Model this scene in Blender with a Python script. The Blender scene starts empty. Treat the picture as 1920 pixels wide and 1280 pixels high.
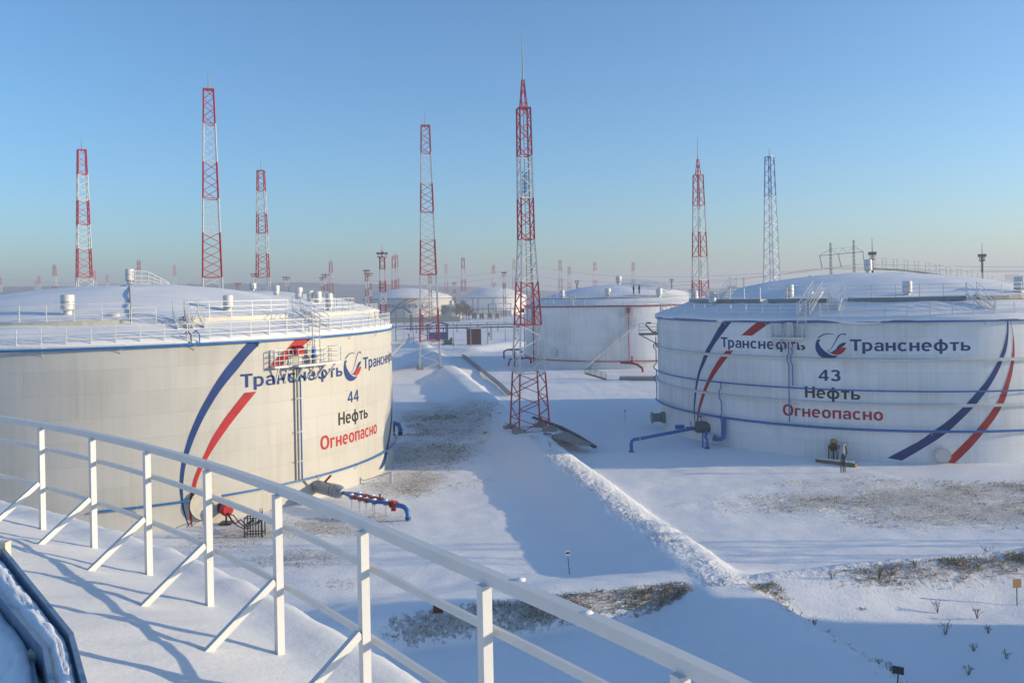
import bpy, bmesh, math, random
import numpy as np
from mathutils import Vector, Matrix, noise
R_ = math.radians
random.seed(7)
S = bpy.context.scene
COL = S.collection

# ------------------------------------------------------------------ camera
FPX, ROLL, HOR, EYE = 1585.9, 0.02, 549.25, 14.828
cam = bpy.data.cameras.new("camera"); camo = bpy.data.objects.new("camera", cam); COL.objects.link(camo)
cam.sensor_width = 36.0; cam.lens = FPX * 36 / 1920; cam.shift_y = -(640 - HOR) / 1920
cam.clip_start = 0.1; cam.clip_end = 12000
c_, s_ = math.cos(ROLL), math.sin(ROLL)
camo.matrix_world = Matrix(((c_, s_, 0, 0), (0, 0, -1, 0), (-s_, c_, 0, EYE), (0, 0, 0, 1)))
S.camera = camo

# ------------------------------------------------------------------ world, sun, exposure
SUN_EL, SUN_AZ = 11.0, -2.5          # azimuth: degrees from +X towards +Y
w = bpy.data.worlds.new("World"); S.world = w; w.use_nodes = True
nt = w.node_tree; nt.nodes.clear()
sky = nt.nodes.new("ShaderNodeTexSky"); sky.sky_type = 'NISHITA'; sky.sun_disc = False
sky.sun_elevation = R_(SUN_EL); sky.sun_rotation = R_(90 - SUN_AZ)
sky.air_density = 1.0; sky.dust_density = 1.0; sky.ozone_density = 4.6; sky.altitude = 150
bg = nt.nodes.new("ShaderNodeBackground"); bg.inputs[1].default_value = 0.14
wo = nt.nodes.new("ShaderNodeOutputWorld")
tint = nt.nodes.new("ShaderNodeMix"); tint.data_type = 'RGBA'; tint.blend_type = 'MULTIPLY'; tint.inputs[0].default_value = 1.0; tint.inputs[7].default_value = (.96, 1.0, .985, 1)
nt.links.new(sky.outputs[0], tint.inputs[6]); nt.links.new(tint.outputs[2], bg.inputs[0]); nt.links.new(bg.outputs[0], wo.inputs[0])
sun = bpy.data.lights.new("sun", 'SUN'); sun.energy = 3.3; sun.color = (1.0, 0.81, 0.53); sun.angle = R_(0.5)
suno = bpy.data.objects.new("sun", sun); COL.objects.link(suno)
sd = Vector((math.cos(R_(SUN_EL)) * math.cos(R_(SUN_AZ)), math.cos(R_(SUN_EL)) * math.sin(R_(SUN_AZ)), math.sin(R_(SUN_EL))))
suno.rotation_euler = sd.to_track_quat('Z', 'Y').to_euler(); suno.location = (60, 0, 60)
S.view_settings.view_transform = 'Standard'; S.view_settings.look = 'None'
S.view_settings.gamma = 1.0; S.view_settings.use_curve_mapping = False
S.view_settings.exposure = 0.82
S.cycles.max_bounces = 6; S.cycles.volume_bounces = 0; S.cycles.use_denoising = True
S.cycles.caustics_reflective = False; S.cycles.caustics_refractive = False

# ------------------------------------------------------------------ photo measurements -> world
def cam_xy(px, py):
    u, v = px - 960, py - HOR
    return u * c_ - v * s_, u * s_ + v * c_
def G(px, py, z=0.0):                      # point of the horizontal plane z seen at that pixel
    x, y = cam_xy(px, py); t = (EYE - z) * FPX / y
    return Vector((x / FPX * t, t, z))
def AT(px, py, Y):                         # point at depth Y
    x, y = cam_xy(px, py)
    return Vector((x / FPX * Y, Y, EYE - y / FPX * Y))
def PX(P):
    x, y = P[0] / P[1] * FPX, -(P[2] - EYE) / P[1] * FPX
    return 960 + x * c_ + y * s_, HOR - x * s_ + y * c_
def ONCYL(C, R, px, py):                   # angle, height where the pixel's ray meets a tank wall
    x, y = cam_xy(px, py); dx, dy = x / FPX, 1.0
    a = dx * dx + 1; b = -2 * (dx * C[0] + dy * C[1]); cc = C[0] ** 2 + C[1] ** 2 - R * R
    disc = max(b * b - 4 * a * cc, 0.0); t = (-b - math.sqrt(disc)) / (2 * a)
    return math.atan2(t - C[1], dx * t - C[0]), EYE - y / FPX * t
def THOF(C, r, z, px):                     # angle (near side) at radius r that shows at column px
    best = None
    a0 = math.atan2(-C[1], -C[0])
    for i in range(-950, 951):
        th = a0 + i * math.pi / 1900
        P = (C[0] + r * math.cos(th), C[1] + r * math.sin(th), z)
        if P[1] < 1: continue
        d = abs(PX(P)[0] - px)
        if best is None or d < best[0]: best = (d, th)
    return best[1]

# ------------------------------------------------------------------ materials
MATS = {}
def nodes(name):
    m = bpy.data.materials.new(name); m.use_nodes = True
    t = m.node_tree; b = t.nodes["Principled BSDF"]
    return m, t, b
def N(t, typ, **kw):
    n = t.nodes.new(typ)
    for k, v in kw.items():
        if k.startswith("i_"): n.inputs[int(k[2:])].default_value = v
        else: setattr(n, k, v)
    return n
def L(t, a, b): t.links.new(a, b)
def paint(name, col, rough=0.5, metal=0.0, var=0.12, scale=3.0, bump=0.03, dirt=None):
    if name in MATS: return MATS[name]
    m, t, b = nodes(name)
    tc = N(t, "ShaderNodeTexCoord"); n1 = N(t, "ShaderNodeTexNoise"); n1.inputs["Scale"].default_value = scale
    n1.inputs["Detail"].default_value = 6; n1.inputs["Roughness"].default_value = .65
    L(t, tc.outputs["Object"], n1.inputs["Vector"])
    mx = N(t, "ShaderNodeMix", data_type='RGBA')
    rp = N(t, "ShaderNodeMapRange"); rp.inputs[1].default_value = .3; rp.inputs[2].default_value = .75
    L(t, n1.outputs[0], rp.inputs[0]); L(t, rp.outputs[0], mx.inputs[0])
    d = dirt or tuple(c * (1 - 2 * var) for c in col)
    mx.inputs[6].default_value = (*[min(1, c * (1 + var * .5)) for c in col], 1); mx.inputs[7].default_value = (*d, 1)
    L(t, mx.outputs[2], b.inputs["Base Color"])
    b.inputs["Roughness"].default_value = rough; b.inputs["Metallic"].default_value = metal
    if bump:
        bp = N(t, "ShaderNodeBump"); bp.inputs["Strength"].default_value = .4; bp.inputs["Distance"].default_value = bump
        L(t, n1.outputs[0], bp.inputs["Height"]); L(t, bp.outputs[0], b.inputs["Normal"])
    MATS[name] = m; return m
M_WHITE = paint("white_paint", (.64, .63, .61), .45, var=.06, bump=.004)
M_RAILW = paint("white_rail_paint", (.68, .675, .66), .4, var=.05, bump=.002)
M_BLUE = paint("blue_pipe_paint", (.02, .16, .44), .4, var=.15, bump=.004)
M_RED = paint("red_steel_paint", (.48, .03, .04), .45, var=.15, bump=.004)
M_REDP = paint("dark_red_pipe_paint", (.36, .02, .03), .45, var=.2, bump=.004)
M_LBLUE = paint("blue_wall_print", (.004, .042, .19), .75, var=.22, scale=1.2, bump=0)
M_LRED = paint("red_wall_print", (.46, .014, .018), .7, var=.2, scale=1.2, bump=0)
M_LBLACK = paint("black_wall_print", (.012, .012, .014), .5, var=.1, bump=0)
M_GALV = paint("galvanised_steel", (.36, .40, .46), .45, .6, var=.2, scale=9, bump=.004)
M_DARK = paint("dark_steel", (.05, .055, .06), .5, .3, var=.3, bump=.01)
M_GREY = paint("grey_steel", (.22, .24, .25), .5, .2, var=.2, bump=.01)
M_CONC = paint("concrete", (.34, .32, .29), .85, var=.25, scale=5, bump=.03)
M_WOOD = paint("weathered_timber", (.20, .15, .10), .8, var=.3, scale=8, bump=.02)
M_BROWN = paint("brown_cladding", (.14, .05, .03), .7, var=.25, bump=.02)
M_YEL = paint("yellow_vehicle_paint", (.70, .36, .04), .4, var=.15, bump=.004)
M_ORG = paint("orange_vehicle_paint", (.66, .20, .03), .4, var=.15, bump=.004)
M_RUB = paint("black_rubber", (.02, .02, .02), .8, var=.2)
M_GLASS = paint("dark_window_glass", (.02, .03, .04), .1, var=.1, bump=0)
M_NAVY = paint("navy_work_clothing", (.012, .022, .075), .85, var=.25, scale=8, bump=.02)
M_SKIN = paint("skin", (.50, .30, .22), .6, var=.08)
M_BEIGE = paint("beige_panel", (.42, .37, .28), .8, var=.2, bump=.02)
M_ROOFB = paint("blue_roofing", (.02, .09, .33), .5, var=.15)
M_CREAM = paint("cream_paint", (.62, .58, .48), .5, var=.12, bump=.004)
M_PLANT = paint("dry_stem", (.17, .12, .075), .9, var=.25, scale=20)
M_GRASS = paint("dry_grass", (.50, .42, .30), .9, var=.35, scale=4, bump=0)
M_TREE = paint("bare_twigs", (.13, .105, .095), .9, var=.3)
M_ORSIGN = paint("orange_sign_face", (.62, .36, .12), .6, var=.2, scale=10)

def snow_mat(name, grass=False, streak=False, fine=8.0, bump=.05, alb=1.0, lo=1.0):
    m, t, b = nodes(name)
    tc = N(t, "ShaderNodeTexCoord")
    n1 = N(t, "ShaderNodeTexNoise"); n1.inputs["Scale"].default_value = .35; n1.inputs["Detail"].default_value = 8; n1.inputs["Roughness"].default_value = .62
    n2 = N(t, "ShaderNodeTexNoise"); n2.inputs["Scale"].default_value = fine; n2.inputs["Detail"].default_value = 5; n2.inputs["Roughness"].default_value = .7
    mp = N(t, "ShaderNodeMapping"); L(t, tc.outputs["Object"], mp.inputs[0])
    if streak: mp.inputs["Scale"].default_value = (.35, 1.6, 1)
    else: mp.inputs["Scale"].default_value = (.55, 1.25, 1)
    L(t, mp.outputs[0], n1.inputs["Vector"]); L(t, tc.outputs["Object"], n2.inputs["Vector"])
    mx = N(t, "ShaderNodeMix", data_type='RGBA'); L(t, n1.outputs[0], mx.inputs[0])
    mx.inputs[6].default_value = (.83 * alb * lo, .835 * alb * lo, .85 * alb * lo, 1); mx.inputs[7].default_value = (.90 * alb, .90 * alb, .905 * alb, 1)
    col = mx.outputs[2]
    add = N(t, "ShaderNodeMath", operation='MULTIPLY_ADD'); add.inputs[1].default_value = .22
    L(t, n2.outputs[0], add.inputs[0]); L(t, n1.outputs[0], add.inputs[2])
    h = add.outputs[0]
    if grass:
        at = N(t, "ShaderNodeAttribute", attribute_name="grass")
        n3 = N(t, "ShaderNodeTexNoise"); n3.inputs["Scale"].default_value = 4.2; n3.inputs["Detail"].default_value = 7; n3.inputs["Roughness"].default_value = .78
        mp3 = N(t, "ShaderNodeMapping"); mp3.inputs["Scale"].default_value = (1.0, .62, 1); mp3.inputs["Rotation"].default_value = (0, 0, .5)
        L(t, tc.outputs["Object"], mp3.inputs[0]); L(t, mp3.outputs[0], n3.inputs["Vector"])
        sm = N(t, "ShaderNodeMath", operation='MULTIPLY_ADD'); sm.inputs[1].default_value = .42; L(t, at.outputs["Fac"], sm.inputs[0]); L(t, n3.outputs[0], sm.inputs[2])
        rg = N(t, "ShaderNodeMapRange"); rg.inputs[1].default_value = .70; rg.inputs[2].default_value = .92; rg.inputs[4].default_value = .48; L(t, sm.outputs[0], rg.inputs[0])
        n4 = N(t, "ShaderNodeTexNoise"); n4.inputs["Scale"].default_value = 9; L(t, tc.outputs["Object"], n4.inputs["Vector"])
        gm = N(t, "ShaderNodeMix", data_type='RGBA'); gm.inputs[6].default_value = (.10, .075, .05, 1); gm.inputs[7].default_value = (.36, .29, .20, 1)
        L(t, n4.outputs[0], gm.inputs[0])
        m2 = N(t, "ShaderNodeMix", data_type='RGBA'); L(t, rg.outputs[0], m2.inputs[0]); L(t, col, m2.inputs[6]); L(t, gm.outputs[2], m2.inputs[7])
        col = m2.outputs[2]
        pa = N(t, "ShaderNodeAttribute", attribute_name="path")
        n5 = N(t, "ShaderNodeTexNoise"); n5.inputs["Scale"].default_value = 2.2; n5.inputs["Detail"].default_value = 4; n5.inputs["Roughness"].default_value = .6; L(t, tc.outputs["Object"], n5.inputs["Vector"])
        pm = N(t, "ShaderNodeMath", operation='MULTIPLY'); L(t, pa.outputs["Fac"], pm.inputs[0]); L(t, n5.outputs[0], pm.inputs[1])
        pp = N(t, "ShaderNodeMath", operation='MULTIPLY_ADD'); pp.inputs[1].default_value = 7.0; L(t, pm.outputs[0], pp.inputs[0]); L(t, h, pp.inputs[2])
        gp = N(t, "ShaderNodeMath", operation='MULTIPLY_ADD'); gp.inputs[1].default_value = 1.4; L(t, rg.outputs[0], gp.inputs[0]); L(t, pp.outputs[0], gp.inputs[2])
        h = gp.outputs[0]
    L(t, col, b.inputs["Base Color"])
    b.inputs["Roughness"].default_value = .65; b.inputs["Specular IOR Level"].default_value = .25
    bp = N(t, "ShaderNodeBump"); bp.inputs["Strength"].default_value = .8; bp.inputs["Distance"].default_value = bump
    L(t, h, bp.inputs["Height"]); L(t, bp.outputs[0], b.inputs["Normal"])
    return m
M_SNOW = snow_mat("ground_snow", grass=True, bump=.17)
M_RSNOW = snow_mat("roof_snow", streak=True, bump=.14, lo=.86)
M_NSNOW = snow_mat("near_roof_snow", fine=14, bump=.03, alb=.83)
M_CAPSNOW = snow_mat("snow_cap", fine=20, bump=.03)

def shell_mat(name, base, stain, seam=1.5):
    m, t, b = nodes(name)
    tc = N(t, "ShaderNodeTexCoord")
    mp = N(t, "ShaderNodeMapping"); mp.inputs["Scale"].default_value = (1.5, 1.5, .06); L(t, tc.outputs["Object"], mp.inputs[0])
    n1 = N(t, "ShaderNodeTexNoise"); n1.inputs["Scale"].default_value = 1.6; n1.inputs["Detail"].default_value = 7; n1.inputs["Roughness"].default_value = .7
    L(t, mp.outputs[0], n1.inputs["Vector"])
    n2 = N(t, "ShaderNodeTexNoise"); n2.inputs["Scale"].default_value = .22; n2.inputs["Detail"].default_value = 6; L(t, tc.outputs["Object"], n2.inputs["Vector"])
    mu = N(t, "ShaderNodeMath", operation='MULTIPLY'); L(t, n1.outputs[0], mu.inputs[0]); L(t, n2.outputs[0], mu.inputs[1])
    rg = N(t, "ShaderNodeMapRange"); rg.inputs[1].default_value = .20; rg.inputs[2].default_value = .42; L(t, mu.outputs[0], rg.inputs[0])
    mx = N(t, "ShaderNodeMix", data_type='RGBA'); mx.inputs[6].default_value = (*base, 1); mx.inputs[7].default_value = (*stain, 1); L(t, rg.outputs[0], mx.inputs[0])
    # repainted rectangles: cells of the plate grid, each slightly different
    uv = N(t, "ShaderNodeUVMap", uv_map="plates")
    br = N(t, "ShaderNodeTexBrick"); br.inputs["Scale"].default_value = 1.0; br.inputs["Brick Width"].default_value = 6.0; br.inputs["Row Height"].default_value = seam
    br.inputs["Mortar Size"].default_value = .018; br.inputs["Mortar Smooth"].default_value = .3; br.inputs["Bias"].default_value = 0
    br.inputs["Color1"].default_value = (1, 1, 1, 1); br.inputs["Color2"].default_value = (.93, .935, .925, 1); br.inputs["Mortar"].default_value = (.84, .84, .82, 1)
    L(t, uv.outputs[0], br.inputs["Vector"])
    mm = N(t, "ShaderNodeMix", data_type='RGBA', blend_type='MULTIPLY'); mm.inputs[0].default_value = 1; L(t, mx.outputs[2], mm.inputs[6]); L(t, br.outputs[0], mm.inputs[7])
    L(t, mm.outputs[2], b.inputs["Base Color"]); b.inputs["Roughness"].default_value = .55
    bp = N(t, "ShaderNodeBump"); bp.inputs["Strength"].default_value = .5; bp.inputs["Distance"].default_value = .012
    ad = N(t, "ShaderNodeMath", operation='MULTIPLY_ADD'); ad.inputs[1].default_value = -1.0; L(t, br.outputs["Fac"], ad.inputs[0]); L(t, n2.outputs[0], ad.inputs[2])
    L(t, ad.outputs[0], bp.inputs["Height"]); L(t, bp.outputs[0], b.inputs["Normal"])
    return m
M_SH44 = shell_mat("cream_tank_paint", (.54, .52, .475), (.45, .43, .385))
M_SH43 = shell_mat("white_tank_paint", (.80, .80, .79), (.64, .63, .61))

# ------------------------------------------------------------------ mesh helpers
class MB:
    def __init__(s): s.v = []; s.f = []; s.sm = []
    def add(s, vs, fs, smooth=False):
        o = len(s.v); s.v += [tuple(v) for v in vs]; s.f += [tuple(i + o for i in f) for f in fs]; s.sm += [smooth] * len(fs)
    def box(s, c, size, X=(1, 0, 0), Y=(0, 1, 0)):
        c = Vector(c); X = Vector(X).normalized(); Y = Vector(Y).normalized(); Z = X.cross(Y)
        a, b, d = [k / 2 for k in size]
        vs = [c + X * a * i + Y * b * j + Z * d * k for k in (-1, 1) for j in (-1, 1) for i in (-1, 1)]
        s.add(vs, [(0, 2, 3, 1), (4, 5, 7, 6), (0, 1, 5, 4), (2, 6, 7, 3), (0, 4, 6, 2), (1, 3, 7, 5)])
    def bar(s, p, q, a, b=None, up=(0, 0, 1)):
        p, q = Vector(p), Vector(q); d = q - p; l = d.length
        if l < 1e-6: return
        d /= l; u = Vector(up)
        if abs(d.dot(u)) > .98: u = Vector((1, 0, 0))
        x = d.cross(u).normalized(); z = x.cross(d)
        b = b or a
        vs = [r + x * a / 2 * i + z * b / 2 * j for r in (p, q) for (i, j) in ((-1, -1), (1, -1), (1, 1), (-1, 1))]
        s.add(vs, [(0, 3, 2, 1), (4, 5, 6, 7), (0, 1, 5, 4), (1, 2, 6, 5), (2, 3, 7, 6), (3, 0, 4, 7)])
    def beam(s, pts, a, b=None):            # square-section bar with mitred corners, up = z
        b = b or a; pts = [Vector(p) for p in pts]; rings = []
        for i, p in enumerate(pts):
            d = (pts[min(i + 1, len(pts) - 1)] - pts[max(i - 1, 0)]).normalized()
            x = d.cross(Vector((0, 0, 1))); x = x.normalized() if x.length > .05 else Vector((1, 0, 0)); z = x.cross(d)
            rings.append([p + x * a / 2 * u + z * b / 2 * v for u, v in ((-1, -1), (1, -1), (1, 1), (-1, 1))])
        vs = [v for r in rings for v in r]; fs = [(0, 3, 2, 1)]
        n = len(pts)
        for i in range(n - 1):
            for k in range(4): fs.append((4 * i + k, 4 * i + (k + 1) % 4, 4 * i + 4 + (k + 1) % 4, 4 * i + 4 + k))
        o = 4 * (n - 1); fs.append((o, o + 1, o + 2, o + 3)); s.add(vs, fs)
    def tube(s, pts, r, n=8, close=False):
        pts = [Vector(p) for p in pts]; m = len(pts); rs = r if isinstance(r, (list, tuple)) else [r] * m
        px = None; vs = []
        for i, p in enumerate(pts):
            if close: d = pts[(i + 1) % m] - pts[i - 1]
            else: d = pts[min(i + 1, m - 1)] - pts[max(i - 1, 0)]
            d.normalize()
            if px is None: px = d.orthogonal().normalized()
            px = (px - d * px.dot(d)); px = px.normalized() if px.length > 1e-5 else d.orthogonal().normalized()
            y = d.cross(px)
            vs += [p + (px * math.cos(2 * math.pi * k / n) + y * math.sin(2 * math.pi * k / n)) * rs[i] for k in range(n)]
        fs = []
        for i in range(m if close else m - 1):
            j = (i + 1) % m
            for k in range(n): fs.append((i * n + k, i * n + (k + 1) % n, j * n + (k + 1) % n, j * n + k))
        s.add(vs, fs, n > 5)
        if not close: s.add(vs[:n], [tuple(range(n))[::-1]]); s.add(vs[-n:], [tuple(range(n))])
    def lathe(s, c, prof, n=16, axis=(0, 0, 1), smooth=True):
        c = Vector(c); a = Vector(axis).normalized(); x = a.orthogonal().normalized(); y = a.cross(x)
        runs = [[prof[0]]]                      # split the profile at sharp corners so the shading breaks there
        for i in range(1, len(prof)):
            runs[-1].append(prof[i])
            if i < len(prof) - 1:
                u = Vector((prof[i][0] - prof[i - 1][0], prof[i][1] - prof[i - 1][1])); v = Vector((prof[i + 1][0] - prof[i][0], prof[i + 1][1] - prof[i][1]))
                if u.length > 1e-6 and v.length > 1e-6 and u.angle(v) > .6: runs.append([prof[i]])
        for run in runs:
            vs = []
            for r, h in run:
                vs += [c + a * h + (x * math.cos(2 * math.pi * k / n) + y * math.sin(2 * math.pi * k / n)) * r for k in range(n)]
            fs = []
            for i in range(len(run) - 1):
                for k in range(n): fs.append((i * n + k, i * n + (k + 1) % n, (i + 1) * n + (k + 1) % n, (i + 1) * n + k))
            s.add(vs, fs, smooth)
        for (r, h), flip in ((prof[0], True), (prof[-1], False)):
            if r > 1e-4:
                vs = [c + a * h + (x * math.cos(2 * math.pi * k / n) + y * math.sin(2 * math.pi * k / n)) * r for k in range(n)]
                s.add(vs, [tuple(range(n))[::-1] if flip else tuple(range(n))])
    def cyl(s, c, r, h, n=16, axis=(0, 0, 1)): s.lathe(c, [(r, 0), (r, h)], n, axis)
    def blob(s, c, rad, rough=.25, seed=0, nu=10, nv=6):
        vs = []; fs = []
        for j in range(nv + 1):
            for i in range(nu):
                a, b = 2 * math.pi * i / nu, math.pi * j / nv
                d = Vector((math.cos(a) * math.sin(b), math.sin(a) * math.sin(b), math.cos(b)))
                k = 1 + rough * noise.noise(d * 1.7 + Vector((seed * 3.1, seed, 0)))
                vs.append(Vector(c) + Vector((d.x * rad[0], d.y * rad[1], d.z * rad[2])) * k)
        for j in range(nv):
            for i in range(nu): fs.append((j * nu + i, (j + 1) * nu + i, (j + 1) * nu + (i + 1) % nu, j * nu + (i + 1) % nu))
        s.add(vs, fs, True)
    def mesh(s, name, mat, off=(0, 0, 0)):
        me = bpy.data.meshes.new(name); o = Vector(off)
        me.from_pydata([Vector(v) - o for v in s.v], [], s.f); me.polygons.foreach_set("use_smooth", s.sm)
        if mat: me.materials.append(mat)
        me.update(); return me
    def build(s, name, mat, parent=None, at=None):
        base = Vector(at) if at is not None else (wloc(parent) if parent else Vector((0, 0, 0)))
        return place(name, s.mesh(name, mat, base), base, parent)
def wloc(o):
    v = Vector(o.location)
    while o.parent: o = o.parent; v = v + Vector(o.location)
    return v
def place(name, me, at, parent=None):
    o = bpy.data.objects.new(name, me); COL.objects.link(o)
    if parent: o.parent = parent; o.location = Vector(at) - wloc(parent)
    else: o.location = at
    return o
def thing(name, label, cat, loc, group=None):
    o = bpy.data.objects.new(name, None); o.empty_display_size = .5; COL.objects.link(o); o.location = loc
    return tag(o, label, cat, group)
def tag(o, label=None, cat=None, group=None, kind=None):
    if label: o["label"] = label
    if cat: o["category"] = cat
    if group: o["group"] = group
    if kind: o["kind"] = kind
    return o

# ------------------------------------------------------------------ layout
RT, HT, DOME = 22.8, 12.0, 4.0
C44 = Vector((-33.745, 74.6, 0)); C43 = Vector((38.924, 92.44, 0)); COWN = Vector((-18.82, -9.1, 0))
C4TH = Vector((54.0, 12.6, 0)); C3 = Vector((22.7, 180.0, 0)); R3 = 20.0; CBACK = Vector((-47.5, 155.0, 0))
def dome_z(r, R=RT, rise=DOME): return HT + .06 + rise * (1 - (r / R) ** 2)

# ------------------------------------------------------------------ ground
BERM_A = [G(*p, 1.2) for p in ((775, 630), (825, 672), (945, 772), (1060, 862), (1185, 960), (1285, 1030), (1356, 1087), (1440, 1146), (1535, 1208), (1655, 1290))]
BERM_C = [G(*p, 1.2) for p in ((330, 1235), (560, 1185), (700, 1152), (860, 1128), (1000, 1113), (1150, 1098), (1290, 1084), (1368, 1087))]
BERM_B = [G(*p, 1.2) for p in ((1368, 1087), (1500, 1072), (1640, 1055), (1790, 1043), (1920, 1032), (2300, 1005))]
BERM_E = [G(*p, 1.2) for p in ((560, 660), (740, 654), (870, 652), (960, 640), (1100, 620))]
TOWA = Vector((1.5, 84.0, 1.25)); TOWB = AT(806.5, 691, 160.0)
def poly_dist(x, y, pts):
    best = np.full(x.shape, 1e9); sgn = np.zeros(x.shape); tt = np.zeros(x.shape)
    for i in range(len(pts) - 1):
        ax, ay, bx, by = pts[i].x, pts[i].y, pts[i + 1].x, pts[i + 1].y
        dx, dy = bx - ax, by - ay; l2 = dx * dx + dy * dy
        t = np.clip(((x - ax) * dx + (y - ay) * dy) / l2, 0, 1)
        ex, ey = x - ax - t * dx, y - ay - t * dy; d = np.hypot(ex, ey)
        m = d < best; best = np.where(m, d, best); sgn = np.where(m, np.sign(dx * ey - dy * ex), sgn); tt = np.where(m, i + t, tt)
    return best, sgn, tt
def ss(a): a = np.clip(a, 0, 1); return a * a * (3 - 2 * a)
def vnoise(x, y, sc, seed):
    out = np.empty(x.size); xf, yf = x.ravel(), y.ravel()
    for i in range(x.size): out[i] = noise.noise((xf[i] / sc, yf[i] / sc, seed))
    return out.reshape(x.shape)
def ground_fields(x, y, detail=True):
    dA, sA, tA = poly_dist(x, y, BERM_A); dC, sC, tC = poly_dist(x, y, BERM_C); dB, sB, tB = poly_dist(x, y, BERM_B); dE, sE, tE = poly_dist(x, y, BERM_E)
    # A runs from far to near: sign<0 is its left (-x) side
    def prof(d, s, crest, wn, wp): return ss(1 - np.maximum(d - crest, 0) / np.where(s < 0, wn, wp))
    hA = 1.25 * prof(dA, sA, .8, 4.2, 1.9)
    hC = 1.2 * prof(dC, sC, .35, 1.25, 6.0)       # C and B run left to right: sign<0 is the camera side
    hB = 1.2 * prof(dB, sB, .35, 4.0, 2.0)
    hE = 1.3 * prof(dE, sE, 1.0, 6.0, 3.0)
    h = np.maximum.reduce([hA, hC, hB, hE])
    for T, r0, r1, hh in ((TOWA, 2.6, 6.5, 1.25), (TOWB, 3.0, 12.0, TOWB.z)):
        d = np.hypot(x - T.x, (y - T.y) * (1 if T is TOWA else .8)); h = np.maximum(h, hh * ss(1 - (d - r0) / (r1 - r0)))
    if detail:
        n1 = vnoise(x, y, 5.0, 1.3); n2 = vnoise(x, y * 1.8, 1.3, 4.7)
        n0 = vnoise(x * .6, y * 1.5, .8, 12.5); h = h + .11 * n1 + .05 * n2 + .022 * n0 * (.4 + np.clip(1.6 * vnoise(x, y, 9.0, 2.9), 0, 1.4))
        path = np.exp(-(((dA + .25 * sA) - .1) / .62) ** 2) * ((tA > 2.6) & (tA < 6.15)) + .8 * np.exp(-(dB / .5) ** 2) * (y > 24) * (tB < 4.2) * .8
        path = np.clip(path * (.6 + .8 * vnoise(x, y, 1.9, 9.1)), 0, 1)
        cz = G(840, 800); churn = np.exp(-(((x - cz.x) / 6.5) ** 2 + ((y - cz.y) / 17) ** 2)) * (np.hypot(x - C44.x, y - C44.y) > RT + .5)
        c3 = G(1720, 940); churn = np.maximum(churn, .6 * np.exp(-(((x - c3.x) / 12) ** 2 + ((y - c3.y) / 3.5) ** 2)))
        path = np.maximum(path, .55 * np.clip(churn * (.7 + 1.0 * vnoise(x, y, 1.4, 3.9)), 0, 1))
        h = h + path * (.13 * vnoise(x, y, .42, 2.2) + .17 * vnoise(x, y, .95, 7.7) - .05)
    else: path = np.zeros(x.shape)
    g = np.zeros(x.shape)
    def patch(px, py, rx, ry, k, rot=0.0):
        nonlocal g
        c = G(px, py); dx, dy = x - c.x, y - c.y; ca, sa = math.cos(rot), math.sin(rot)
        a, b = (dx * ca + dy * sa) / rx, (-dx * sa + dy * ca) / ry
        g = np.maximum(g, k * np.exp(-(a * a + b * b)) * (1 + .35 * vnoise(x, y, 2.4, 6.6) if detail else 1))
    patch(830, 785, 7.0, 20, 1.0, .12); patch(800, 850, 5.5, 9, 1.0); patch(880, 905, 3.4, 3.0, .5); patch(770, 905, 4.0, 6, .85)
    patch(640, 985, 5.0, 3.0, .78, .3); patch(480, 1000, 5.0, 4, .7, .4); patch(560, 1045, 4, 2.2, .65); patch(640, 1095, 3.2, 1.6, .42)
    patch(1700, 935, 13.5, 4.2, .92, .1); patch(1840, 960, 10, 4.0, .92, .1); patch(1620, 905, 9, 2.4, .65); patch(1900, 915, 9, 3, .8)
    patch(870, 668, 10, 20, .55); patch(1180, 705, 7, 8, .5); patch(770, 690, 5, 20, .65); patch(830, 750, 8, 6, .4)
    faceC = np.exp(-(((dC - .85) / .55) ** 2)) * (sC < 0) * ss(tC - 1.6) * ss((6.2 - tC) / .5)
    g = np.maximum(g, (.80 + .35 * (vnoise(x, y, 1.1, 8.8) if detail else 0)) * faceC)
    faceB = np.exp(-(((dB - 1.2) / 1.3) ** 2)) * (sB < 0) * (.25 + .75 * ss((tB - .5) / 1.7))
    g = np.maximum(g, .66 * faceB)
    g = np.maximum(g, .55 * np.exp(-(((dA - 1.6) / 1.2) ** 2)) * (sA > 0) * (tA > 6.2))
    return h, g, path
def axis(segs):
    out = []
    for a, b, st in segs:
        n = max(1, int(round((b - a) / st))); out += [a + (b - a) * i / n for i in range(n)]
    return np.array(out + [segs[-1][1]])
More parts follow.
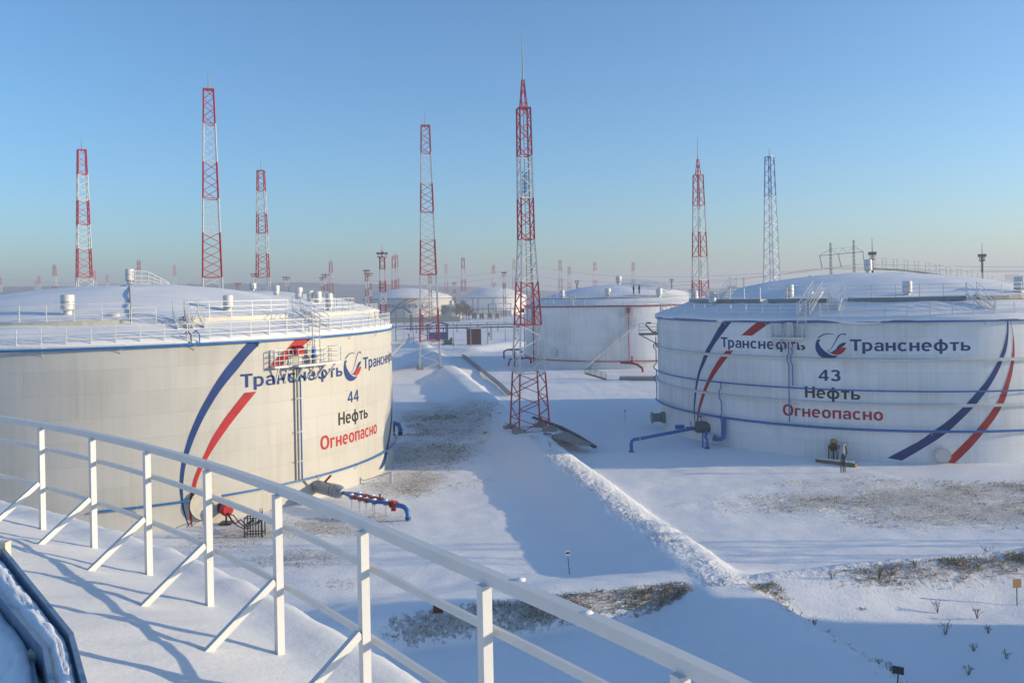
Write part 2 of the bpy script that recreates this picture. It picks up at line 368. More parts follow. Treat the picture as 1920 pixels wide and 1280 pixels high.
def build_ground():
    xs = axis([(-4200, -400, 380), (-400, -120, 40), (-120, -40, 5), (-40, -14, .9), (-14, 32, .34), (32, 60, .9), (60, 140, 5), (140, 400, 40), (400, 4200, 380)])
    ys = axis([(-120, -40, 20), (-40, 20, 6), (20, 46, .28), (46, 80, .42), (80, 130, .9), (130, 240, 2.5), (240, 400, 16), (400, 4400, 200)])
    X, Y = np.meshgrid(xs, ys); Hh, g, p = ground_fields(X, Y)
    far = ss((np.hypot(X, Y) - 330) / 250); Hh = Hh * (1 - far)
    nx, ny = len(xs), len(ys)
    vs = np.stack([X.ravel(), Y.ravel(), Hh.ravel()], 1)
    idx = np.arange(nx * ny).reshape(ny, nx)
    f = np.stack([idx[:-1, :-1].ravel(), idx[:-1, 1:].ravel(), idx[1:, 1:].ravel(), idx[1:, :-1].ravel()], 1)
    me = bpy.data.meshes.new("ground"); me.from_pydata(vs.tolist(), [], f.tolist())
    me.polygons.foreach_set("use_smooth", [True] * len(f))
    for nm, arr in (("grass", g), ("path", p)):
        a = me.attributes.new(nm, 'FLOAT', 'POINT'); a.data.foreach_set("value", arr.ravel().astype(np.float32))
    me.materials.append(M_SNOW); o = bpy.data.objects.new("ground", me); COL.objects.link(o)
    tag(o, "snow covered ground with low earth banks between the tanks", kind="structure")
build_ground()
def gz(x, y):
    h, g, p = ground_fields(np.array([float(x)]), np.array([float(y)]), False); return float(h[0])
def ONG(px, py, it=4):                     # pixel -> point on the modelled ground
    z = 0.0
    for _ in range(it):
        P = G(px, py, z); z = gz(P.x, P.y)
    P = G(px, py, z); P.z = z; return P

# far hills: a low wooded ridge behind the site
def build_hills():
    mb = MB(); n = 320; rows = [(1650, 0, 0), (1720, .7, 0), (1800, 1, 1), (1950, .6, 0)]
    vs = []
    for d, k, e in rows:
        for i in range(n + 1):
            a = R_(38 + 104 * i / n)
            t = (i / n)
            top = 15 + 31 * ss(np.float64((t - .42) / .22)) + 5 * noise.noise((i * .11, 3.3, 0)) + 2.2 * noise.noise((i * .9, 1.0, 0))
            vs.append((d * math.cos(a), d * math.sin(a), -1 + top * k))
    fs = [(r * (n + 1) + i, r * (n + 1) + i + 1, (r + 1) * (n + 1) + i + 1, (r + 1) * (n + 1) + i) for r in range(3) for i in range(n)]
    mb.add(vs, fs, True)
    o = mb.build("hills", paint("far_woodland", (.07, .08, .10), .9, var=.3, scale=.01, bump=0)); tag(o, "low wooded ridge along the hazy horizon", kind="structure")
build_hills()

# ------------------------------------------------------------------ tanks
def pol(C, th, r, z): return Vector((C[0] + r * math.cos(th), C[1] + r * math.sin(th), z))
def arc(C, r, z, t0, t1, step=.035):
    n = max(2, int(abs(t1 - t0) / step) + 1)
    return [pol(C, t0 + (t1 - t0) * i / n, r, z(t0 + (t1 - t0) * i / n) if callable(z) else z) for i in range(n + 1)]
def shell(root, C, R, H, mat, seg=144):
    n = seg; vs = []; fs = []; uvs = []
    lv = [-.4, 0, H]
    for z in lv:
        for k in range(n + 1):
            a = 2 * math.pi * k / n; vs.append((R * math.cos(a), R * math.sin(a), z))
    for j in range(2):
        for k in range(n):
            fs.append((j * (n + 1) + k, j * (n + 1) + k + 1, (j + 1) * (n + 1) + k + 1, (j + 1) * (n + 1) + k))
            uvs += [(2 * math.pi * kk / n * R, z) for kk, z in ((k, lv[j]), (k + 1, lv[j]), (k + 1, lv[j + 1]), (k, lv[j + 1]))]
    me = bpy.data.meshes.new("shell"); me.from_pydata(vs, [], fs); me.polygons.foreach_set("use_smooth", [True] * len(fs))
    uv = me.uv_layers.new(name="plates"); uv.data.foreach_set("uv", [c for p in uvs for c in p])
    me.materials.append(mat); return place("shell", me, C, root)
def roof(root, C, R, rise, mat, lip=.12, seed=1, seg=120, rings=26, droop=.1, near=None):
    vs = []; fs = []
    rr = [R * (1 - (1 - i / rings) ** 1.0) for i in range(rings)] + [R - .35, R + lip, R + lip * .9]
    for i, r in enumerate(rr):
        for k in range(seg):
            a = 2 * math.pi * k / seg
            z = HT + .06 + rise * (1 - (min(r, R) / R) ** 2)
            q = Vector((r * math.cos(a), r * math.sin(a), 0))
            nz = noise.noise(q * .22 + Vector((seed * 7.7, 0, 0))) * .13 + noise.noise(Vector((q.x * .25, q.y * .9, seed * 3.0))) * .10
            z += .16 + nz
            if i == len(rr) - 3: z -= .02
            if i == len(rr) - 2: z = HT + .10 + .05 * noise.noise(q * .6 + Vector((seed, 0, 0)))
            if i == len(rr) - 1: z = HT - droop * max(0, .5 + 1.5 * noise.noise(q * .35 + Vector((0, seed * 5.0, 0)))) - .02
            rl = r
            if i >= len(rr) - 2: rl = r + .10 * noise.noise(q * .5 + Vector((9, seed, 0)))
            vs.append((rl * math.cos(a), rl * math.sin(a), z))
    n = len(rr)
    for i in range(n - 1):
        for k in range(seg):
            if i == 0: fs.append((k, seg + k, seg + (k + 1) % seg)) if False else fs.append((k, seg + k, seg + (k + 1) % seg, (k + 1) % seg))
            else: fs.append((i * seg + k, (i + 1) * seg + k, (i + 1) * seg + (k + 1) % seg, i * seg + (k + 1) % seg))
    # collapse the pole ring
    me = bpy.data.meshes.new("roof")
    c = len(vs); vs.append((0, 0, HT + .22 + rise)); fs2 = []
    for f in fs:
        if f[0] < seg and f[1] >= seg and f[1] < 2 * seg: fs2.append((c, f[1], f[2]))
        else: fs2.append(f)
    me.from_pydata(vs, [], fs2); me.polygons.foreach_set("use_smooth", [True] * len(fs2)); me.materials.append(mat)
    o = place("roof", me, C, root); o["label"] = "low snow covered dome roof"; return o

POSTS = {}
def post_mesh(h, w, mat):
    k = (round(h, 3), w, mat.name)
    if k not in POSTS:
        mb = MB(); mb.box((0, 0, h / 2), (w, w, h)); POSTS[k] = mb.mesh("post", mat)
    return POSTS[k]
def railing(root, name, C, r, z, t0, t1, h=1.1, sp=1.3, pw=.055, rw=.045, mat=None, rails=(1.0, .68, .36), foot=0.0, knee=0.0, end=None):
    """curved railing: rails in one mesh, every post an object of its own"""
    mat = mat or M_RAILW
    zf = z if callable(z) else (lambda t: z)
    mb = MB()
    for k in rails: mb.beam(arc(C, r, lambda t: zf(t) + h * k, t0, t1), rw, rw)
    top = mb.build(name, mat, root)
    n = max(1, int(round(abs(t1 - t0) * r / sp)))
    for i in range(n + 1):
        t = t0 + (t1 - t0) * i / n
        p = place("post", post_mesh(h - .02 + foot, pw, mat), pol(C, t, r + .005, zf(t) - foot), top); p.rotation_euler.z = t
        if knee and i < n + 1:
            b = MB(); b.bar(pol(C, t, r, zf(t) + .45), pol(C, t, r - knee, zf(t) + .02), .035); b.build("brace", mat, top)
    return top
def rails_line(root, name, pts, h=1.1, pw=.05, rw=.04, mat=None, rails=(1.0, .66, .33), post=True):
    mat = mat or M_RAILW; mb = MB(); pts = [Vector(p) for p in pts]
    for k in rails: mb.beam([p + Vector((0, 0, h * k)) for p in pts], rw)
    o = mb.build(name, mat, root)
    if post:
        for p in pts: place("post", post_mesh(h, pw, mat), p, o)
    return o
def vent(root, C, th, r, h=1.5, rad=.52, base=None, mat=None):
    z = (base if base is not None else dome_z(r)) - .1
    p = pol(C, th, r, z); mb = MB()
    mb.lathe(p, [(rad * .62, 0), (rad * .62, h * .30), (rad * .86, h * .33), (rad, h * .36), (rad, h * .95), (rad * .93, h), (0, h + .03)], 20)
    o = mb.build("roof_vent", mat or M_WHITE, root)
    b = MB(); b.lathe(p, [(rad * .9, h * .31), (rad * 1.04, h * .315), (rad * 1.04, h * .345)], 20); b.lathe(p, [(rad * 1.012, h * .66), (rad * 1.02, h * .67), (rad * 1.02, h * .69), (rad * 1.012, h * .70)], 20)
    b.build("collar", M_GALV, o); return o
def ring(root, C, r, z, tube_r, mat, t0=0.0, t1=2 * math.pi, name="ring_pipe", br=None, Rw=RT):
    mb = MB(); mb.tube(arc(C, r, z, t0, t1, .03), tube_r, 8); o = mb.build(name, mat, root)
    if br:
        n = int(round(abs(t1 - t0) * r / br))
        b = MB(); b.bar((-.0, 0, .0), (-(r - Rw), 0, 0), .04); b.bar((0, 0, -.02), (-(r - Rw), 0, -.42), .035); b.bar((0, 0, -.12), (0, 0, .12), .05)
        me = b.mesh("bracket", M_WHITE)
        for i in range(n):
            t = t0 + (t1 - t0) * (i + .5) / n
            q = place("bracket", me, pol(C, t, r, z), o); q.rotation_euler.z = t
    return o
def ledge(root, C, z, w=.16, h=.18, mat=None, R=RT):
    mb = MB(); n = 144; vs = []; fs = []
    for (r, dz) in ((R + .004, h / 2 + .06), (R + w, h / 2), (R + w, -h / 2), (R + .004, -h / 2 - .02)):
        vs += [pol(C, 2 * math.pi * k / n, r, z + dz) for k in range(n)]
    for i in range(3):
        for k in range(n): fs.append((i * n + k, (i + 1) * n + k, (i + 1) * n + (k + 1) % n, i * n + (k + 1) % n))
    mb.add(vs, fs); return mb.build("stiffening_ring", mat or M_WHITE, root)

# wall print: flat outlines in (arc length, height) bent on to the tank wall
def bend(bm, C, R, th0, off, cut=.35):
    xs = [v.co.x for v in bm.verts]
    if not xs: return
    a, b = min(xs), max(xs); n = int((b - a) / cut)
    for i in range(1, n + 1):
        bmesh.ops.bisect_plane(bm, geom=bm.verts[:] + bm.edges[:] + bm.faces[:], dist=1e-5, plane_co=(a + i * cut, 0, 0), plane_no=(1, 0, 0))
    for v in bm.verts:
        t = th0 + v.co.x / R; z = v.co.y
        v.co = pol((0, 0), t, R + off, z)
def bm_obj(bm, name, mat, root, C):
    me = bpy.data.meshes.new(name); bm.to_mesh(me); bm.free(); me.materials.append(mat)
    return place(name, me, (C[0], C[1], 0), root)
def _rect(x0, y0, x1, y1): return [[(x0, y0), (x1, y0), (x1, y1), (x0, y1)]]
def _ring(cx, cy, rx, ry, ix, iy, a0=0, a1=360, cl=None):
    n = max(6, int(abs(a1 - a0) / 9)); out = []; P = []
    for i in range(n + 1):
        a = math.radians(a0 + (a1 - a0) * i / n); c, q = math.cos(a), math.sin(a)
        e = .86; c2, q2 = math.copysign(abs(c) ** e, c), math.copysign(abs(q) ** e, q)
        o, k = (cx + rx * c2, cy + ry * q2), (cx + ix * c2, cy + iy * q2)
        if cl: o, k = cl(*o), cl(*k)
        P.append((o, k))
    for (o0, k0), (o1, k1) in zip(P, P[1:]): out.append([o0, o1, k1, k0])
    return out
def glyph(ch):
    """bold grotesque letter drawn from flat pieces that never overlap: (pieces, width); cap height 1, x height .74"""
    X = .74; R = _rect; xg = lambda m: (lambda x, y: (max(x, m), y)); xl = lambda m: (lambda x, y: (min(x, m), y))
    yg = lambda m: (lambda x, y: (x, max(y, m))); yl = lambda m: (lambda x, y: (x, min(y, m)))
    if ch == 'Т': return R(0, .83, .74, 1) + R(.27, 0, .47, .83), .74
    if ch == 'р': return R(0, -.25, .19, X) + _ring(.31, .37, .34, .39, .15, .22, -120, 120, xg(.19)), .65
    if ch == 'а': return R(.42, 0, .60, .48) + _ring(.31, .48, .29, .275, .11, .12, 0, 165) + _ring(.25, .22, .25, .235, .085, .085, 60, 300, xl(.42)) + R(.25, .33, .42, .44) + R(.26, .0, .42, .1), .60
    if ch == 'н': return R(0, 0, .19, X) + R(.46, 0, .65, X) + R(.19, .29, .46, .45), .65
    if ch == 'с': return _ring(.33, .37, .33, .39, .145, .225, 42, 318), .62
    if ch == 'е': return _ring(.33, .37, .33, .39, .15, .225, -6, 312) + R(.185, .315, .475, .44), .66
    if ch == 'ф': return R(.36, -.25, .55, 1.0) + _ring(.455, .37, .455, .39, .27, .225, 90, 270, xl(.36)) + _ring(.455, .37, .455, .39, .27, .225, -90, 90, xg(.55)), .91
    if ch == 'т': return R(0, .58, .60, X) + R(.205, 0, .395, .58), .60
    if ch == 'ь': return R(0, 0, .19, X) + _ring(.30, .23, .34, .235, .15, .085, -120, 120, xg(.19)), .64
    if ch == 'г': return R(0, 0, .19, X) + R(.19, .58, .48, X), .48
    if ch == 'о': return _ring(.34, .37, .34, .39, .15, .225), .68
    if ch == 'п': return R(0, 0, .19, X) + R(.46, 0, .65, X) + R(.19, .58, .46, X), .65
    if ch == 'О': return _ring(.44, .5, .44, .52, .235, .345), .88
    if ch == 'С': return _ring(.44, .5, .44, .52, .235, .345, 42, 318), .80
    if ch == 'Н': return R(0, 0, .2, 1) + R(.56, 0, .76, 1) + R(.2, .42, .56, .59), .76
    if ch == 'Р': return R(0, 0, .2, 1) + _ring(.32, .68, .38, .32, .18, .15, -115, 115, xg(.2)), .70
    if ch == 'А': return [[(0, 0), (.21, 0), (.42, .8), (.42, 1), (.32, 1)], [(.42, .8), (.63, 0), (.84, 0), (.52, 1), (.42, 1)]] + R(.30, .2, .54, .34), .84
    if ch == 'Е': return R(0, 0, .2, 1) + R(.2, .83, .62, 1) + R(.2, .42, .58, .58) + R(.2, 0, .62, .17), .62
    if ch == 'Ф': return R(.42, -.02, .62, 1.02) + _ring(.52, .52, .52, .37, .32, .2, 90, 270, xl(.42)) + _ring(.52, .52, .52, .37, .32, .2, -90, 90, xg(.62)), 1.04
    if ch == 'Ь': return R(0, 0, .2, 1) + _ring(.32, .3, .38, .31, .18, .14, -115, 115, xg(.2)), .70
    if ch == '4': return R(0, .2, .41, .36) + R(.41, 0, .60, 1) + R(.60, .2, .70, .36) + [[(0, .36), (.17, .36), (.41, .74), (.41, 1.0)]], .70
    if ch == '3': return _ring(.33, .74, .31, .275, .125, .115, -95, 160, yg(.53)) + _ring(.33, .29, .34, .305, .14, .14, -160, 95, yl(.53)), .67
def word(root, C, R, text, bl, tl, br, mat, off=.012, label=None, name="lettering", W=None, gap=.115):
    """bl: pixel of the baseline at the left end, tl: cap height at the left end, br: baseline at the right end"""
    t0, z0 = ONCYL(C, R, *bl); _, zc = ONCYL(C, R, *tl); cap = zc - z0; zb = z0
    if br:
        t1, z1 = ONCYL(C, R, *br); zb = (z0 + z1) / 2; W = (t1 - t0) * R
    x = 0.0; P = []
    for i, ch in enumerate(text):
        g, w_ = glyph(ch)
        if ch == 'р' and i: x -= .06
        P.append([[(px + x, py) for px, py in f] for f in g]); x += w_ + gap
    k = W / (x - gap)
    o = bpy.data.objects.new(name, None); o.empty_display_size = .3; COL.objects.link(o); o.parent = root; o.location = Vector((C[0], C[1], 0)) - wloc(root)
    for gl in P:
        bm = bmesh.new(); x0 = min(px for f in gl for px, py in f)
        for f in gl:
            Q = []
            for px, py in f:
                if not Q or (abs(px - Q[-1][0]) + abs(py - Q[-1][1])) > 1e-6: Q.append((px, py))
            if len(Q) > 2 and abs(Q[0][0] - Q[-1][0]) + abs(Q[0][1] - Q[-1][1]) < 1e-6: Q.pop()
            if len(Q) < 3: continue
            bm.faces.new([bm.verts.new((px * k, zb + py * cap, 0)) for px, py in Q])
        bmesh.ops.remove_doubles(bm, verts=bm.verts[:], dist=1e-5)
        bend(bm, C, R, t0, off); bm_obj(bm, "letter", mat, o, C)
    if label: o["label"] = label
    return o
def stripe(root, C, R, left, right, mat, off=.012, name="painted_stripe", label=None):
    Lp = [ONCYL(C, R, *p) for p in left]; Rp = [ONCYL(C, R, *p) for p in right]
    def resample(P, n=60):
        d = [0.0]
        for a, b in zip(P, P[1:]): d.append(d[-1] + math.hypot((b[0] - a[0]) * R, b[1] - a[1]))
        out = []
        for i in range(n + 1):
            s = d[-1] * i / n; j = max(k for k in range(len(d)) if d[k] <= s + 1e-9); j = min(j, len(P) - 2)
            u = (s - d[j]) / max(d[j + 1] - d[j], 1e-9); p0 = P[max(j - 1, 0)]; p1 = P[j]; p2 = P[j + 1]; p3 = P[min(j + 2, len(P) - 1)]
            out.append(tuple(.5 * (2 * p1[q] + (p2[q] - p0[q]) * u + (2 * p0[q] - 5 * p1[q] + 4 * p2[q] - p3[q]) * u * u + (3 * p1[q] - p0[q] - 3 * p2[q] + p3[q]) * u ** 3) for q in (0, 1)))
        return out
    a, b = resample(Lp), resample(Rp); mb = MB(); vs = []; fs = []; W = 6
    for (p, q) in zip(a, b):
        for k in range(W + 1):
            t = p[0] + (q[0] - p[0]) * k / W; z = min(p[1] + (q[1] - p[1]) * k / W, HT - .04)
            vs.append(pol(C, t, R + off, max(z, .02)))
    for i in range(len(a) - 1):
        for k in range(W):
            o = i * (W + 1) + k; fs.append((o, o + 1, o + W + 2, o + W + 1))
    mb.add(vs, fs); o = mb.build(name, mat, root)
    if label: o["label"] = label
    return o
LOGO = {
 'crescent': [(415, 290), (395, 350), (390, 410), (405, 470), (440, 525), (500, 565), (560, 582), (630, 580), (690, 560), (745, 530), (700, 533), (640, 528), (580, 500), (520, 455), (470, 400), (445, 350), (442, 325), (470, 305), (470, 295)],
 'upper_arc': [(420, 278), (450, 245), (500, 212), (570, 198), (640, 203), (695, 222), (640, 213), (570, 210), (510, 225), (470, 252), (440, 275)],
 'neck': [(560, 465), (610, 440), (650, 385), (690, 310), (720, 250), (750, 215), (790, 200), (855, 203), (838, 240), (832, 220), (800, 213), (765, 226), (735, 258), (705, 312), (665, 382), (620, 438), (585, 463)],
 'blue_wing': [(570, 480), (630, 482), (690, 440), (740, 375), (790, 340), (855, 335), (850, 350), (820, 385), (770, 415), (720, 450), (670, 485), (625, 497)],
 'red_wing': [(630, 500), (690, 470), (740, 425), (790, 410), (860, 410), (830, 460), (790, 500), (740, 520), (680, 520)]}
def logo(root, C, R, th, zc, k=1.0, off=.012):
    # outline coordinates measured on the right hand tank, centred on the emblem
    tc, zcc = ONCYL(C43, RT, 1480 + 625 / 8, 600 + 390 / 8)
    par = None
    for key, pts in LOGO.items():
        bm = bmesh.new(); vs = []
        for p in pts:
            t, z = ONCYL(C43, RT, 1480 + p[0] / 8, 600 + p[1] / 8)
            vs.append(bm.verts.new(((t - tc) * RT * k, zc + (z - zcc) * k, 0)))
        f = bm.faces.new(vs); bmesh.ops.triangulate(bm, faces=[f]); bend(bm, C, R, th, off)
        o = bm_obj(bm, "emblem" if par is None else key, M_LRED if key == 'red_wing' else M_LBLUE, root if par is None else par, C)
        if par is None: par = o; o["label"] = "round emblem of a blue crescent with blue and red wings"
        else: o.location = (0, 0, 0)
def stair(root, p0, p1, width_dir, w=.8, name="stair", mat=None, rail=True, rise=.22, thick=1.0):
    mat = mat or M_RAILW; p0, p1 = Vector(p0), Vector(p1); wd = Vector(width_dir).normalized()
    mb = MB()
    for s in (-.5, .5): mb.bar(p0 + wd * w * s, p1 + wd * w * s, .05 * thick, .16 * thick)
    o = mb.build(name, mat, root)
    n = max(2, int(abs(p1.z - p0.z) / rise)); run = (p1 - p0); run.z = 0; run = run.normalized() if run.length > .01 else wd.orthogonal()
    t = MB()
    for i in range(1, n): t.box(p0.lerp(p1, i / n), (w, .24, .03), wd, Vector((0, 0, 1)).cross(wd))
    t.build("treads", mat, o)
    if rail:
        for s in (-.5, .5):
            r = MB()
            a, b = p0 + wd * w * s, p1 + wd * w * s
            for k in (1.0, .6, .25): r.bar(a + Vector((0, 0, k)), b + Vector((0, 0, k)), .04 * thick)
            m = max(1, int((b - a).length / 1.2))
            for i in range(m + 1): r.bar(a.lerp(b, i / m), a.lerp(b, i / m) + Vector((0, 0, 1.0)), .045)
            r.build("handrail", mat, o)
    return o
def ladder(root, p0, p1, wd, w=.6, cage=False, mat=None):
    mat = mat or M_RAILW; p0, p1 = Vector(p0), Vector(p1); wd = Vector(wd).normalized(); mb = MB()
    for s in (-.5, .5): mb.bar(p0 + wd * w * s, p1 + wd * w * s, .06)
    n = int((p1 - p0).length / .32)
    for i in range(1, n): mb.bar(p0.lerp(p1, i / n) - wd * w / 2, p0.lerp(p1, i / n) + wd * w / 2, .035)
    o = mb.build("ladder", mat, root); return o
def balcony(root, C, R, t0, t1, z, depth=1.15, mat=None, struts=4, rails=True, deckmat=None):
    mat = mat or M_RAILW; mb = MB()
    n = 6; vs = []; fs = []
    for (r, dz) in ((R + .02, 0), (R + depth, 0), (R + depth, -.14), (R + .02, -.14)):
        vs += [pol(C, t0 + (t1 - t0) * k / n, r, z + dz) for k in range(n + 1)]
    for i in range(4):
        for k in range(n):
            j = (i + 1) % 4; fs.append((i * (n + 1) + k, j * (n + 1) + k, j * (n + 1) + k + 1, i * (n + 1) + k + 1))
    fs += [(0, n + 1, 2 * n + 2, 3 * n + 3)[::-1], (n, 2 * n + 1, 3 * n + 2, 4 * n + 3)]
    mb.add(vs, fs); o = mb.build("platform", deckmat or mat, root)
    for i in range(struts):
        t = t0 + (t1 - t0) * (i + .5) / struts
        b = MB(); b.bar(pol(C, t, R + depth - .12, z - .14), pol(C, t, R + .02, z - 1.25), .09); b.bar(pol(C, t, R, z - .17), pol(C, t, R + depth - .05, z - .17), .06); b.build("strut", mat, o)
    if rails:
        q = [pol(C, t0, R + .05, z), pol(C, t0, R + depth - .04, z)] + [pol(C, t0 + (t1 - t0) * k / 4, R + depth - .04, z) for k in (1, 2, 3)] + [pol(C, t1, R + depth - .04, z), pol(C, t1, R + .05, z)]
        rails_line(o, "platform_rail", q)
    return o
def gallery(root, C, r0, r1, t0, t1, z, fascia=.32, rail=True, deck=None, sp=1.75, legs=True):
    """raised walkway round the dome: deck with outer fascia, posts carried down to the roof"""
    mb = MB(); n = max(2, int(abs(t1 - t0) / .07)); vs = []; fs = []
    for (r, dz) in ((r0, 0), (r1, 0), (r1, -fascia), (r0, -fascia)):
        vs += [pol(C, t0 + (t1 - t0) * k / n, r, z + dz) for k in range(n + 1)]
    for i in range(4):
        for k in range(n):
            j = (i + 1) % 4; fs.append((i * (n + 1) + k, j * (n + 1) + k, j * (n + 1) + k + 1, i * (n + 1) + k + 1))
    fs += [(0, n + 1, 2 * n + 2, 3 * n + 3), (n, 2 * n + 1, 3 * n + 2, 4 * n + 3)]
    mb.add(vs, fs); o = mb.build("gallery", deck or M_CREAM, root)
    sn = MB(); vs = []; fs = []
    for i, (r, dz) in enumerate(((r0 + .03, .01), (r0 + .25, .10), (r1 - .3, .09), (r1 - .06, .01))):
        vs += [pol(C, t0 + (t1 - t0) * k / n, r, z + dz + (.03 * noise.noise((k * .7, i * 2.0, r0)) if 0 < i < 3 else 0)) for k in range(n + 1)]
    for i in range(3):
        for k in range(n): fs.append((i * (n + 1) + k, (i + 1) * (n + 1) + k, (i + 1) * (n + 1) + k + 1, i * (n + 1) + k + 1))
    sn.add(vs, fs, True); sn.build("snow_cover", M_CAPSNOW, o)
    if rail: railing(o, "gallery_rail", C, r1 - .04, z, t0, t1, h=1.1, sp=sp, foot=.0)
    if legs:
        m = max(1, int(abs(t1 - t0) * r1 / sp))
        for i in range(m + 1):
            t = t0 + (t1 - t0) * i / m; zz = dome_z(r1)
            b = MB(); b.bar(pol(C, t, r1 - .06, z - fascia), pol(C, t, r1 - .06, zz), .06); b.build("support", M_RAILW, o)
    return o
def centre_stair(root, C, ang, rise=DOME, mat=None, length=9.0):
    """small platform at the dome's top and railed steps running down from it"""
    z0 = HT + rise + .2; d = Vector((math.cos(ang), math.sin(ang), 0)); wd = Vector((-d.y, d.x, 0))
    pts = []
    for i in range(9):
        s = 1.0 + length * i / 8; r = s; pts.append(Vector((C[0], C[1], 0)) + d * s + Vector((0, 0, HT + .26 + rise * (1 - (r / RT) ** 2))))
    mb = MB()
    for s in (-.4, .4): mb.beam([p + wd * s for p in pts], .05, .14)
    for i in range(30):
        k = i / 29 * 7.999; j = int(k); mb.box(pts[j].lerp(pts[j + 1], k - j), (.8, .22, .03), wd, d)
    o = mb.build("roof_steps", mat or M_RAILW, root)
    for s in (-.42, .42): rails_line(o, "handrail", [p + wd * s for p in pts], h=1.05, pw=.065, rw=.055)
    return o

# ---- tank 44 (left)
def tank44():
    C = C44
    t = thing("oil_tank", "big sunlit cream oil tank numbered 44 behind the near railing", "storage tank", C, "round oil tanks of the near row")
    shell(t, C, RT, HT, M_SH44); roof(t, C, RT, DOME, M_RSNOW, lip=.05, seed=1, droop=0)
    T = lambda px, r=RT, z=HT: THOF(C, r, z, px)
    # rim pipe and lower ring pipe
    a0, a1 = R_(-150), R_(60)
    ring(t, C, RT + .26, HT - .12, .085, M_BLUE, a0, a1, "rim_pipe", br=4.4)
    zl = ONCYL(C, RT + .25, 500, 914)[1]
    ring(t, C, RT + .25, zl, .075, M_BLUE, THOF(C, RT, zl, 185), a1, "lower_ring_pipe", br=4.4)
    k = MB(); k.beam(arc(C, RT + .02, HT + .0, a0, a1), .10, .10); k.build("rim_angle", M_SH44 if False else M_WHITE, t)
    # vertical pipes
    th = ONCYL(C, RT, 561, 780)[0]
    mb = MB(); mb.tube([pol(C, th, RT + .2, 9.9), pol(C, th, RT + .2, zl)], .06, 8); mb.build("riser_pipe", M_BLUE, t)
    mb = MB(); mb.tube([pol(C, th - .012, RT + .2, 9.9), pol(C, th - .012, RT + .2, zl + .1)], .075, 8); mb.build("riser_pipe", M_GREY, t)
    for z in (3.1, 5.2, 7.6):
        mb = MB(); mb.bar(pol(C, th - .022, RT + .24, z), pol(C, th + .012, RT + .24, z), .05, .06); mb.bar(pol(C, th - .006, RT, z), pol(C, th - .006, RT + .24, z), .05); mb.build("clamp", M_CREAM, t)
    # painted stripes
    stripe(t, C, RT, [(466, 639.5), (443.4, 665.3), (423, 690.3), (404.4, 716.9), (388.8, 743.4), (374.7, 768.4), (362, 796.6), (352.8, 820), (347.3, 838.8), (341.9, 859), (338, 885.6), (336.9, 913.8), (338, 927.8), (341, 948), (345.8, 965.3), (354.4, 990)],
           [(493.4, 638), (465.3, 666.9), (448, 688.8), (426, 715), (410.6, 735.6), (396.6, 757.5), (380, 787), (365, 820), (357.5, 840), (351, 859), (345.8, 885.6), (343, 913.8), (343.4, 929.4), (344, 945), (349, 966.9), (356.7, 990)], M_LBLUE, label="tapering blue stripe left of the lettering")
    stripe(t, C, RT, [(458.3, 736), (438.8, 760.6), (420, 785.6), (398, 820), (384, 849), (374, 870), (363, 898), (356.7, 926), (354.4, 949.7), (356, 971.6), (359, 989.5)],
           [(481, 733.6), (461.4, 757.5), (435.6, 790), (413.8, 820), (394, 850.5), (383, 871), (371.6, 896.6), (363.2, 927.8), (360.3, 945), (359.5, 965), (361, 989.5)], M_LRED, label="tapering red stripe below the lettering")
    stripe(t, C, RT, [(561, 632), (552.5, 637.5), (537.5, 654), (522.5, 667.5), (502.8, 688)], [(588, 631), (575, 642), (560, 656), (545, 669), (527, 685.8)], M_LRED, label="short red stripe at the rim")
    stripe(t, C, RT, [(734.3, 760), (732, 793), (728.3, 819), (724, 838.8), (717.4, 862.8), (709.7, 880.4)], [(735, 760), (734.3, 793), (731, 821), (727.7, 839.9), (722.8, 864), (717, 877)], M_LBLUE, label="blue stripe at the right edge")
    # lettering
    word(t, C, RT, "Транснефть", (451, 724), (451, 698.5), (642, 707), M_LBLUE, label="large blue company name left of the emblem")
    word(t, C, RT, "44", (652, 755), (652, 734), (672.5, 751), M_LBLUE, label="blue tank number")
    word(t, C, RT, "Нефть", (634.5, 796), (634.5, 772.5), (689.5, 783.5), M_LBLACK, label="black word under the number")
    word(t, C, RT, "Огнеопасно", (601, 844), (601, 818.5), (706.5, 811), M_LRED, label="red warning word")
    tl, zlg = ONCYL(C, RT, 662, 687); logo(t, C, RT, tl, zlg, 1.0)
    # second name runs round the edge of the wall
    word(t, C, RT, "Транснефть", (681, 691.5), (681, 670), None, M_LBLUE, label="blue company name running round the right edge", W=9.25)
    # rim railing, inner gallery in separate lengths
    tl_, tr_ = R_(-118), R_(40)
    railing(t, "rim_railing", C, RT - .12, HT + .12, tl_, tr_, h=1.12, sp=1.42, knee=.35)
    rg = RT - 3.3; zg = dome_z(rg) + .42
    TG = lambda px: THOF(C, rg, zg, px)
    gallery(t, C, rg - 1.1, rg, R_(-125), TG(243), zg)
    gallery(t, C, rg - 1.1, rg, TG(348), TG(540), zg)
    gallery(t, C, rg - 1.1, rg, TG(585), R_(35), zg)
    # low landing in the gap and short flights
    balc = MB(); z2 = dome_z(rg) + .12
    vs = arc(C, rg + .35, z2, TG(246), TG(335)); vi = arc(C, rg - .7, z2, TG(246), TG(335)); m = len(vs)
    balc.add(vs + vi + [v - Vector((0, 0, .2)) for v in vs + vi], [(i, i + 1, m + i + 1, m + i) for i in range(m - 1)] + [(i, 2 * m + i, 2 * m + i + 1, i + 1) for i in range(m - 1)] + [(0, m, 3 * m, 2 * m), (m - 1, 3 * m - 1, 4 * m - 1, 2 * m - 1)])
    lo = balc.build("landing", M_CREAM, t); railing(lo, "landing_rail", C, rg + .3, z2, TG(246), TG(292), h=1.1, sp=1.9)
